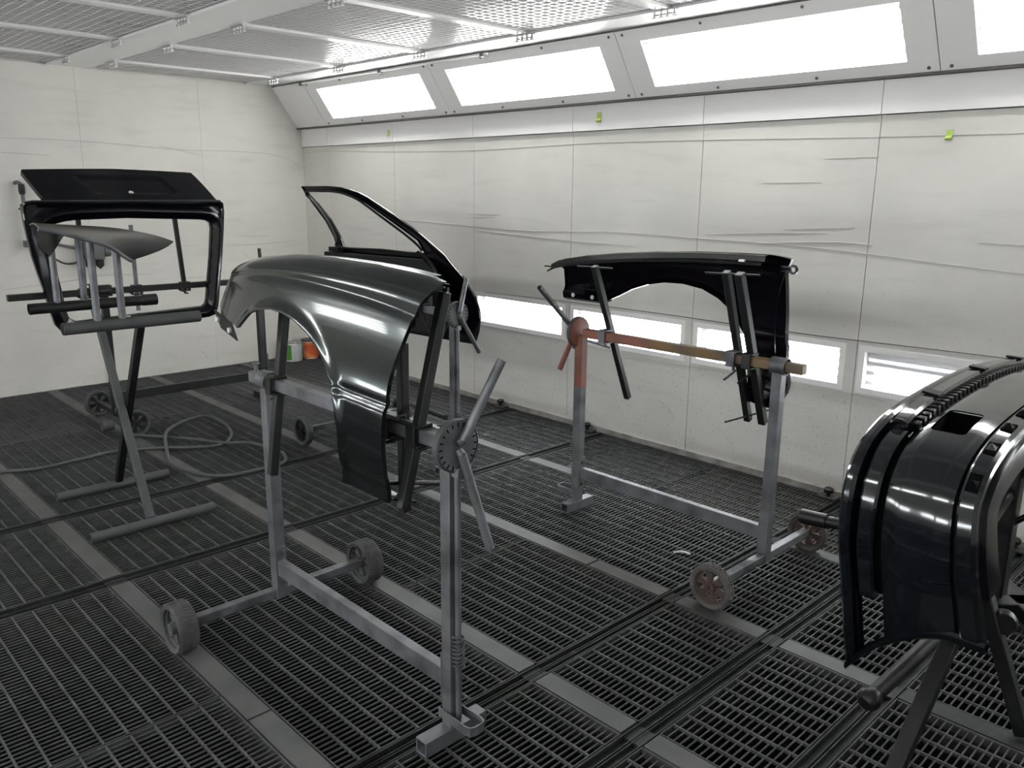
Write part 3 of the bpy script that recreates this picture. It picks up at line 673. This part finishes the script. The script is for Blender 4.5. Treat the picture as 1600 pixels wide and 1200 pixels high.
rr = lambda x0, z0, x1, z1: [(x0, z0), (x1, z0), (x1, z1), (x0, z1)]
sheet('inner_panel', DI, [ell(3.33, 1.02, .065, .075), rr(3.12, .79, 3.27, .86), rr(2.55, .85, 2.95, 1.08), rr(2.62, 1.155, 2.85, 1.19), ell(3.08, 1.12, .05, .02)], lambda x, z: (x, -1.165+.01*math.sin(z*22), z), 'paint_under', door, .004, .03, .03, (0, 1, 0))
P = catmull([V(3.30, -1.165, 1.27), V(3.44, -1.165, 1.20), V(3.53, -1.165, 1.09), V(3.58, -1.165, .97), V(3.60, -1.165, .85)], 6)
MB().tube(P, .012, 8).build('hinge_pillar_edge', 'paint', door, True)
for x, z in ((3.575, 1.06), (3.60, .90)):
    h_ = MB().box((x, -1.17, z), (.05, .02, .09)).build('hinge_plate', 'paint', door, True, bev=.003)
    for k in (-.02, .02): MB().lathe((x, -1.181, z+k), (0, -1, 0), [(.008, -.001), (.008, .002), (.003, .003)], 10).build('bolt', 'latch', h_, True)
for x in (2.5, 2.75, 3.2): MB().tube([(x, -1.168, 1.135), (x+.09, -1.172, 1.125), (x+.15, -1.168, 1.14)], .005, 6).build('inner_rib', 'paint', door, True)
wf = MB()
P = catmull([V(x, -1.145, z) for x, z in DH], 3, True); wf.tube(P, .008, 6, closed=True); wf.build('window_channel', 'paint_under', door, True)
MB().box((2.33, -1.14, 1.232), (.12, .05, .035)).build('latch_corner', 'paint_under', door, True, bev=.004)

# ------------------------------------------------------------------ tailgate stand and tailgate
HS = stand('dark wheeled stand near the back wall holding the tailgate', (1.43, -2.42, 0), math.pi/2, 1.13, 'dark_steel', 'dark_steel', 'dark_steel', None, 'dark_steel', 'dusty_grey', [(.03, .24, .0), (.1, -.2, .0)], ext=.47, half=.365, ww=.05)
for y, z1, mt, a, tp in ((-2.54, 1.45, 'dark_steel', .0, 0), (-2.20, 1.39, 'silver', 0, 1), (-1.86, 1.50, 'dark_steel', -.05, 0)):
    arm(HS, (1.43 if tp else 1.46, y+a, z1), (1.43, y, .80 if tp else .92), .028, mt, tp == 1)
    clamp(HS, (1.43, y, .945), mt='dark_steel', handle=(-.0, -.07, .05))
MB().box((1.43, -2.42, .955), (.06, .10, .075)).build('bearing_block', 'dark_steel', HS, True, bev=.006)
MB().tube([(1.75, -2.62, .10), (1.75, -2.55, .10)], .035, 14).build('brake_knob', 'dusty_grey', HS, True)
HO = [(-2.881, 1.532), (-2.86, 1.548), (-2.827, 1.556), (-1.643, 1.556), (-1.60, 1.553), (-1.578, 1.535), (-1.568, 1.48), (-1.611, 1.159), (-1.669, .787), (-1.692, .735), (-1.74, .722), (-1.781, .720), (-2.323, .710), (-2.66, .699), (-2.70, .700), (-2.734, 0.719), (-2.768, 0.765), (-2.788, 0.854), (-2.808, 0.984), (-2.832, 1.095), (-2.855, 1.217), (-2.866, 1.317), (-2.877, 1.435)]
HH = [(-2.698, 1.411), (-2.64, 1.425), (-2.575, 1.433), (-2.255, 1.440), (-1.75, 1.422), (-1.703, 1.415), (-1.675, 1.395), (-1.670, 1.36), (-1.694, 1.163), (-1.745, .85), (-1.755, .82), (-1.779, .803), (-2.316, .788), (-2.643, 0.777), (-2.679, 0.806), (-2.693, 0.854), (-2.703, 0.976), (-2.718, 1.088), (-2.727, 1.211), (-2.744, 1.333), (-2.742, 1.388), (-2.72, 1.40)]
gate = thing('tailgate', 'black car tailgate frame held upside down near the back wall', 'tailgate', (1.5, -2.2, .70))
def hdist(y, z): return seg_dist(y, z, HHs)
HHs = list(zip(HH, HH[1:]+HH[:1]))
def gate_f(y, z):
    d = hdist(y, z); x = 1.535+.03*math.exp(-((d-.05)/.032)**2)-.010*math.exp(-(d/.016)**2)
    return (x, y, z)
sheet('frame', HO, [HH], gate_f, 'paint', gate, .004, .014, .035, (-1, 0, 0))
# folded lower panel (uppermost here) leaning away from the camera
PT = [(-2.79, 0.0), (-1.60, 0.0), (-1.625, .05), (-1.672, .300), (-1.685, .352), (-2.24, .368), (-2.79, .352), (-2.80, .33), (-2.765, .12), (-2.75, .06)]
lean = V(-.80, 0, .60).normalized()
def recess(y, v):
    e = .012; k = (v-.10)/.16; yl = -2.42-.07*k; yr = -1.88-.06*k+.0
    return sstep(yl-e, yl+e, y)*sstep(yr+e, yr-e, y)*sstep(.10-e, .10+e, v)*sstep(.27+e, .27-e, v)
nrm_p = V(.60, 0, .80)
def pan_f(y, v):
    p = V(1.565, y, 1.545)+lean*v+nrm_p*(-.014*recess(y, v)+.006*math.sin(math.pi*min(1, max(0, v/.36)))-.010*((y+2.2)/.6)**2)
    return tuple(p)
sheet('plate_panel', PT, [], pan_f, 'paint', gate, .004, .02, .03, tuple(-nrm_p))
q = V(pan_f(-2.19, .115)); MB().lathe(q, nrm_p, [(.016, -.002), (.016, .004), (.006, .006)], 14).build('lock_hole_light', 'can_white', gate, True)  # white disc, painted to stand for light shining through the lock hole
P = [V(1.566, -2.83+1.22*k/16, 1.548) for k in range(17)]
MB().tube(P, .012, 8).build('swage_edge', 'paint_gloss', gate, True)
for y, s in ((-2.86, -1), (-1.60, 1)):
    MB().tube(catmull([V(1.56, y-s*.05, 1.545), V(1.555, y, 1.54), V(1.545, y+s*.012, 1.50), V(1.54, y+s*.008, 1.44)], 5), [.012]*16, 8).build('corner_roll', 'paint_gloss', gate, True)

# ------------------------------------------------------------------ crossed leg trestle and the small curved panel
XS = thing('trestle', 'grey crossed leg trestle with upright pipes in front of the tailgate', 'trestle', (3.08, -2.92, 0))
for x, y0, y1 in ((3.42, -3.225, -2.62), (2.74, -3.18, -2.585)): MB().pipe((x, y0, .0255), (x, y1, .0255), .0245, .004).build('foot', 'dusty_grey', XS, True)
MB().bar((3.37, -2.925, .03), (2.78, -2.90, 1.02), .036, .036, (0, 1, 0)).build('leg', 'dusty_grey', XS, True, bev=.003)
MB().bar((2.73, -2.86, .03), (3.36, -2.885, 1.0), .036, .036, (0, 1, 0)).build('leg', 'dark_steel', XS, True, bev=.003)
MB().tube([(3.06, -2.94, .53), (3.06, -2.84, .53)], .012, 10).build('pivot_bolt', 'dusty_grey', XS, True)
for x, y0, y1, z in ((3.40, -3.235, -2.61, 1.025), (2.74, -3.20, -2.57, 1.04)):
    a_ = MB().pipe((x, y0, z), (x, y1, z), .028, .004).build('cross_tube', 'dusty_grey' if x > 3 else 'dark_steel', XS, True)
    if x < 3: MB().pipe((x, y1-.07, z), (x, y1+.005, z), .031, .004).build('end_sleeve', 'dark_steel', a_, True)
for x, y, z0, z1 in ((3.40, -3.085, 1.045, 1.418), (3.40, -2.975, 1.045, 1.365), (2.74, -3.065, 1.06, 1.43), (2.74, -2.935, 1.06, 1.42)):
    MB().pipe((x, y, z0), (x, y, z1), .0165, .003).build('upright_pipe', 'silver', XS, True)
MB().lathe((3.40, -2.95, 1.055), (0, 0, 1), [(.012, 0), (.012, .004), (.004, .005)], 10).build('rivet', 'can_white', XS, True)
CP = thing('curved_panel', 'small black wing shaped body panel lying on the trestle pipes', 'body panel', (3.1, -2.95, 1.40))
fr = [V(3.45, -3.296, 1.472), V(3.45, -3.223, 1.456), V(3.45, -3.149, 1.434), V(3.45, -3.046, 1.401), V(3.45, -2.994, 1.372), V(3.45, -2.956, 1.340), V(3.45, -2.925, 1.319)]
bk = [V(2.66, -3.13, 1.452), V(2.66, -3.03, 1.451), V(2.70, -2.90, 1.444), V(2.80, -2.80, 1.436), V(2.92, -2.73, 1.424), V(3.06, -2.66, 1.402), V(3.20, -2.628, 1.378)]
fr = catmull(fr, 5); bk = catmull(bk, 5); n = len(fr)
rows = [[fr[j].lerp(bk[j], k/14)+V(0, 0, .012*math.sin(math.pi*k/14))+V(0, .03, -.012)*(math.sin(math.pi*k/14)*(j/(n-1))**3) for j in range(n)] for k in range(15)]
MB().grid([list(reversed(q)) for q in rows], .005).build('skin', 'paint', CP, True)
MB().tube([p+V(.004, -.003, -.003) for p in fr], .009, 8).build('rolled_edge', 'silver', CP, True)
rows = [[(2.95-.25*k/6, -3.18+.20*k/6, 1.445-dz*(1-abs(k/6-.35)*1.2)) for k in range(7)] for dz in (0, .07, .14)]
MB().grid(rows, .004).build('flange', 'paint', CP, True)

# ------------------------------------------------------------------ bumper
BP = thing('bumper', 'large glossy black car bumper standing face up on a stand at the right', 'bumper', (6.66, -1.4, .28))
half = [(-1.995, .17), (-2.03, .26), (-2.085, .42), (-2.14, .59), (-2.178, .70), (-2.19, .79), (-2.185, .86), (-2.165, .92), (-2.11, .982), (-2.02, 1.022), (-1.91, 1.048), (-1.68, 1.070), (-1.4, 1.08)]
path = [V(0, a, b) for a, b in half]+[V(0, -2.8-a, b) for a, b in reversed(half[:-1])]
path = catmull(path, 8)
acc = [0]
for a, b in zip(path, path[1:]): acc.append(acc[-1]+(b-a).length)
TOT = acc[-1]
def pp(s):
    s = min(max(s, 0), TOT); lo, hi = 0, len(acc)-1
    while hi-lo > 1:
        md = (lo+hi)//2
        if acc[md] <= s: lo = md
        else: hi = md
    t = (s-acc[lo])/(acc[hi]-acc[lo]); return path[lo].lerp(path[hi], t)
def bp(x, s, n):
    p = pp(s); d = (pp(s+.01)-pp(s-.01)).normalized(); nn = V(0, -d.z, d.y)
    q = p+nn*n; k = min(1, max(0, (.90-p.z)/.42)); q.x = x+max(0, x-6.60)*.19*k; return q
def s_cut(x):      # the wing is cut away towards the wheel arch
    return .085+.27*(1-(1-min(1, max(0, (x-6.50)/.27)))**1.6)
def strip(name, prof, mtl, s0=None, s1=None, step=.03, parent=None, thick=.004, label=None):
    """prof: list of (x, normal offset); swept along the bumper path"""
    K = int(TOT/step); rows = []
    for k in range(K+1):
        row = []
        for x, n in prof:
            a = s_cut(x) if s0 is None else s0; b = TOT-s_cut(x) if s1 is None else s1
            row.append(bp(x, a+(b-a)*k/K, n))
        rows.append(row)
    o = MB().grid(rows, thick).build(name, mtl, parent or BP, True, ang=28)
    if label: o['label'] = label
    return o
SM = TOT/2
strip('outer_bead', [(6.505, -.05), (6.497, -.03), (6.50, -.008), (6.510, .002), (6.524, .003), (6.534, -.004), (6.538, -.02)], 'paint_gloss')
strip('groove', [(6.537, -.012), (6.542, -.018), (6.546, -.004), (6.550, -.018), (6.555, -.016)], 'paint')
sA = .92
strip('side_trim', [(6.553, -.02), (6.554, -.004), (6.560, 0), (6.592, .002), (6.599, -.004), (6.601, -.03)], 'paint_gloss', .40, sA+.04)
strip('side_trim', [(6.553, -.02), (6.554, -.004), (6.560, 0), (6.592, .002), (6.599, -.004), (6.601, -.03)], 'paint_gloss', TOT-sA-.04, TOT-.40)
strip('slot', [(6.598, -.028), (6.612, -.032), (6.618, -.024)], 'hole_dark', .40, TOT-.40)
strip('grille_trim', [(6.548, -.012), (6.550, .012), (6.556, .018), (6.588, .020), (6.596, .014), (6.600, -.022)], 'paint_gloss', sA+.05, TOT-sA-.05)
for s in (sA+.045, TOT-sA-.045):
    c = bp(6.572, s, .002); d = (pp(s+.01)-pp(s-.01)).normalized()
    prof = MB().lathe(c, d, [(.004, -.012), (.022, -.010), (.026, 0), (.022, .010), (.004, .012)], 18)
    for q in prof.v: q.x = c.x+(q.x-c.x)*1.05
    prof.build('trim_end', 'paint', BP, True)
# main face with the lamp opening
x0m, x1m = 6.617, 6.777
def face_n(t): return -.012+.014*math.sin(math.pi*min(1, max(0, t)))**.5 if 0 <= t <= 1 else -.012
outl = []
sL0, sL1 = s_cut(x0m), TOT-s_cut(x0m)
for k in range(9):
    x = x0m+(x1m-x0m)*k/8; outl.append((x, s_cut(x)))
for k in range(9):
    x = x1m-(x1m-x0m)*k/8; outl.append((x, TOT-s_cut(x)))
def hole(s0, s1, xa, xb, rad=.014):
    out = []
    for cx, cs, a0 in ((xb-rad, s1-rad, 0), (xa+rad, s1-rad, 90), (xa+rad, s0+rad, 180), (xb-rad, s0+rad, 270)):
        for k in range(5):
            a = math.radians(a0+90*k/4); out.append((cx+rad*math.cos(a), cs+rad*math.sin(a)))
    return out
sH = .985
holes = [hole(sH, sH+.155, 6.645, 6.735), hole(TOT-sH-.155, TOT-sH, 6.645, 6.735)]
def face(x, s):
    t = (x-x0m)/(x1m-x0m)
    n = -.010+.012*(max(0, 1-(2*t-1)**4))
    n -= .0035*math.exp(-((s-.50-.02*t)/.007)**2)+.0035*math.exp(-((TOT-s-.50-.02*t)/.007)**2)
    return bp(x, s, n)
sheet('face', outl, holes, face, 'paint_gloss', BP, .004, .022, .0)
for a, b in ((sH, sH+.155), (TOT-sH-.155, TOT-sH)):
    rows = [[bp(x, s, n) for x, n in ((6.641, -.006), (6.648, -.05), (6.732, -.05), (6.739, -.006))] for s in (a-.004, a+.06, b-.06, b+.004)]
    m = MB().grid(rows, .002)
    for s in (a-.004, b+.004): m.add([bp(6.641, s, -.006), bp(6.739, s, -.006), bp(6.732, s, -.05), bp(6.648, s, -.05)], [(0, 1, 2, 3)])
    m.build('lamp_pocket', 'hole_dark', BP, True)
strip('seam_groove', [(6.774, -.016), (6.780, -.020), (6.788, -.018)], 'hole_dark')
strip('upper_edge', [(6.786, -.016), (6.788, -.004), (6.794, 0), (6.825, -.002), (6.834, -.010), (6.838, -.026)], 'paint_gloss', None)
strip('inner_lip', [(6.836, -.024), (6.842, -.026), (6.850, -.034), (6.854, -.06), (6.856, -.10)], 'paint', .50, TOT-.50)
# ribs beside the grille trim and clips along the upper edge
for k in range(46):
    s = sA+.085+k*.034
    if s < TOT-sA-.09:
        a = bp(6.606, s, -.010); d = (pp(s+.01)-pp(s-.01)).normalized(); nn = V(0, -d.z, d.y)
        MB().bar(a-nn*.016, a+nn*.014, .020, .020, tuple(d)).build('grille_rib', 'paint', BP, True, bev=.002)
for s in (1.20, SM, TOT-1.20):
    a = bp(6.570, s, .020); MB().add([bp(x, s+q, n) for n in (.018, .026) for x, q in ((6.545, -.01), (6.600, -.03), (6.600, .01), (6.545, .03))], [(3, 2, 1, 0), (4, 5, 6, 7), (0, 1, 5, 4), (1, 2, 6, 5), (2, 3, 7, 6), (3, 0, 4, 7)]).build('trim_clip', 'paint', BP, True, bev=.002)
for s in (.80, .93, 1.06, 1.19, 1.32, SM+.12, SM+.25, SM+.38):
    c_ = MB().add([bp(x, s+q, n) for n in (-.001, .003) for x, q in ((6.795, 0), (6.824, 0), (6.824, .05), (6.795, .05))], [(3, 2, 1, 0), (4, 5, 6, 7), (0, 1, 5, 4), (1, 2, 6, 5), (2, 3, 7, 6), (3, 0, 4, 7)]).build('clip_slot', 'hole_dark', BP, True, smooth=False)
    MB().add([bp(6.797, s+.012, .002), bp(6.822, s+.012, .002), bp(6.822, s+.032, .002), bp(6.797, s+.032, .002), bp(6.810, s+.024, .016)], [(3, 2, 1, 0), (0, 1, 4), (1, 2, 4), (2, 3, 4), (3, 0, 4)]).build('clip_tooth', 'paint', c_, True, smooth=False)
# wing frame below the side trim
for f_ in (lambda q: q, lambda q: TOT-q):
    xs_ = [6.50+.34*k/24 for k in range(25)]
    rows = [[bp(x, f_(s_cut(x)+q), n) for x in xs_] for q, n in ((-.016, -.022), (-.014, -.004), (0, .003), (.014, .002), (.020, -.008))]
    MB().grid(rows if f_(1) == 1 else [list(reversed(q)) for q in rows], .003).build('wing_hem', 'paint_gloss', BP, True, ang=50)

BS = thing('bumper_stand', 'black steel stand with slanted legs under the bumper', 'stand', (6.65, -1.4, 0))
ap = V(6.72, -1.62, .50)
MB().bar(ap, (6.70, -2.12, .012), .045, .045, (1, 0, 0)).build('leg', 'black_steel', BS, True, bev=.004)
MB().bar(ap, (6.90, -1.60, .012), .042, .042, (0, 1, 0)).build('leg', 'black_steel', BS, True, bev=.004)
MB().tube([(6.545, -1.92, .11), (6.60, -1.62, .20), (6.64, -1.35, .27)], .026, 14).build('foot_tube', 'black_steel', BS, True)
MB().lathe((6.545, -1.92, .11), (-.18, -.95, -.27), [(.004, .030), (.022, .026), (.033, .012), (.036, -.004), (.032, -.02), (.026, -.03)], 20).build('ball_foot', 'black_steel', BS, True)
MB().tube([(6.70, -1.62, .47), (6.62, -1.35, .50), (6.56, -.80, .50)], .03, 12).build('spine', 'black_steel', BS, True)
MB().lathe((6.80, -1.60, .36), (.3, -1, 0), [(.004, -.02), (.035, -.02), (.04, 0), (.035, .02), (.004, .02)], 14).build('lock_knob', 'black_steel', BS, True)
MB().bar((6.56, -.74, .02), (6.56, -.74, .86), .085, .075).build('post', 'black_steel', BS, True, bev=.008)
MB().bar((6.56, -.74, .84), (6.70, -1.0, .95), .06, .06).build('head_arm', 'black_steel', BS, True, bev=.006)
for z in (.58, .54): MB().lathe((6.505, -.76, z), (-1, -.4, 0), [(.016, 0), (.018, .015), (.010, .022)], 12).build('bolt', 'black_steel', BS, True)
MB().bar((6.42, -.95, .035), (6.95, -.45, .035), .09, .06).build('base', 'black_steel', BS, True, bev=.006)
MB().bar((6.45, -.50, .035), (6.90, -.98, .035), .09, .06).build('base', 'black_steel', BS, True, bev=.006)
MB().pipe((5.95, -1.22, .345), (6.60, -1.22, .40), .024, .004).build('side_tube', 'black_steel', BS, True)
MB().pipe((5.94, -1.22, .344), (6.05, -1.22, .353), .031, .004).build('side_tube_cap', 'black_steel', BS, True)
MB().bar((6.60, -1.22, .40), (6.60, -1.28, .50), .05, .05).build('tube_bracket', 'black_steel', BS, True, bev=.004)

# ------------------------------------------------------------------ small things
hp = [(1.10, -4.9), (1.6, -4.2), (1.95, -3.65), (2.034, -3.287), (2.11, -3.104), (2.09, -2.85), (2.072, -2.655), (2.18, -2.44), (2.319, -2.265), (2.391, -2.105), (2.24, -1.96), (2.0, -1.875), (1.70, -1.85), (1.635, -1.925), (1.70, -2.08), (1.95, -2.28), (2.254, -2.40), (2.55, -2.49), (2.80, -2.46), (2.975, -2.35), (3.001, -2.129), (2.98, -1.98), (2.85, -1.90), (2.70, -1.90), (2.542, -1.98), (2.38, -2.08), (2.157, -2.195), (1.95, -2.32), (1.725, -2.453), (1.40, -2.50), (1.072, -2.46), (.95, -2.30)]
hz = [.013]*len(hp); hz[24] = .036; hz[25] = .02; hz[15] = .036; hz[26] = .02; hz[7] = .013
P = catmull([V(a, b, c) for (a, b), c in zip(hp, hz)], 8)
tag(MB().tube(P, .0105, 8).build('air_hose', 'hose'), 'dull grey air hose looping across the floor gratings', 'hose')
def can(label, x, y, rad, h, body, lid, patch=None, rot=0.0):
    r = thing('paint_can', label, 'can', (x, y, 0), rot, 'paint cans in the back corner')
    MB().lathe((0, 0, .0015), (0, 0, 1), [(rad*.97, 0), (rad, .006), (rad, h-.008), (rad*.98, h)], 30).build('body', body, r)
    MB().lathe((0, 0, h-.004), (0, 0, 1), [(rad*1.02, 0), (rad*1.03, .008), (rad*.98, .012), (rad*.94, .008), (.001, .008)], 30).build('lid', lid, r)
    MB().lathe((0, 0, .0), (0, 0, 1), [(rad*1.015, 0.0015), (rad*1.02, .005), (rad*1.0, .009), (rad*.9, .006), (rad*.9, .002)], 30, closed=True).build('rim', 'can_rim', r)
    if patch:
        a0, a1, m_, z0, z1 = patch
        rows = [[(math.cos(math.radians(a0+(a1-a0)*k/12))*(rad+.0008), math.sin(math.radians(a0+(a1-a0)*k/12))*(rad+.0008), z) for k in range(13)] for z in (z1, z0)]
        MB().grid(rows, .0004).build('label_print', m_, r)
    return r
can('white paint can with a green label side in the back corner', .21, -.340, .085, .185, 'can_white', 'can_rim', (-155, -40, 'can_green', .02, .165))
can('white paint can with an orange label and black lid in the back corner', .20, -.150, .085, .18, 'can_white', 'can_lid', (-72, 45, 'can_orange', .012, .168))
can('plain white paint can furthest right in the back corner', .34, -.058, .048, .12, 'can_white', 'can_rim')
# air line fittings on the back wall
AP = thing('air_outlet_pipe', 'dark bent air pipe fixed to the back wall beside the tailgate', 'pipe', (.04, -2.50, 1.15))
MB().tube(catmull([V(.005, -2.53, 1.665), V(.04, -2.525, 1.672), V(.055, -2.505, 1.655), V(.055, -2.50, 1.60), V(.05, -2.495, 1.42), V(.05, -2.49, 1.30), V(.05, -2.485, 1.20)], 6), .014, 10).build('pipe', 'wall_fitting', AP, True)
MB().lathe((.055, -2.50, 1.62), (0, 0, 1), [(.02, -.04), (.024, -.02), (.024, .02), (.02, .04)], 12).build('elbow', 'dark_steel', AP, True)
MB().box((.05, -2.497, 1.47), (.03, .075, .014)).build('valve_handle', 'dark_steel', AP, True, bev=.003)
MB().box((.03, -2.48, 1.20), (.06, .09, .05)).build('bracket', 'wall_fitting', AP, True, bev=.004)
AR = thing('air_regulator', 'grey air regulator block on the back wall seen through the tailgate', 'regulator', (.05, -2.0, 1.02))
MB().box((.06, -2.03, 1.14), (.11, .14, .17)).build('body', 'wall_fitting', AR, True, bev=.008)
for y in (-2.07, -1.99): MB().lathe((.065, y, 1.055), (0, 0, -1), [(.032, -.02), (.032, .05), (.014, .065), (.006, .075)], 14).build('bowl', 'dark_steel', AR, True)
MB().lathe((.05, -1.90, 1.12), (0, -1, 0), [(.045, 0), (.045, .05), (.02, .06)], 16).build('gauge', 'wall_fitting', AR, True)
MB().tube(catmull([V(.05, -2.11, 1.15), V(.05, -2.22, 1.17), V(.05, -2.30, 1.19), V(.05, -2.42, 1.21)], 6), .012, 8).build('supply_pipe', 'wall_fitting', AR, True)
MB().tube(catmull([V(.05, -2.10, 1.09), V(.05, -2.16, 1.04), V(.05, -2.25, 1.035), V(.05, -2.33, 1.08)], 6), .008, 8).build('slack_hose', 'hose', AR, True)
# tape tabs
for i, (x, y, z, l) in enumerate(((3.754, -.0155, 2.117, 'folded green tape tab on the apron above the right hand fender'), (1.433, -.0155, 2.109, 'small green tape tab on the apron near the back corner'), (5.91, -.003, 1.925, 'tiny green tape tab on the wall film at the upper right'))):
    s_ = (1, .8, .8)[i]
    rows = [[(x-.018*s_+k*.036*s_, y-c-.001, z+d) for k in (0, 1)] for d, c in (((.028*s_), 0), (-.004, .002), (-.022*s_, .018), (-.034*s_, .010))]
    tag(MB().grid([list(reversed(q)) for q in rows], .0008).build('tape_tab', 'tape_green'), l, 'tape', 'green tape tabs on the right wall')
tag(MB().tube(catmull([V(5.365, -1.28, .004), V(5.39, -1.25, .008), V(5.43, -1.24, .006)], 5), .005, 6).build('paper_scrap', 'can_white'), 'tiny white paper scrap on the grating under the ochre bar', 'scrap')
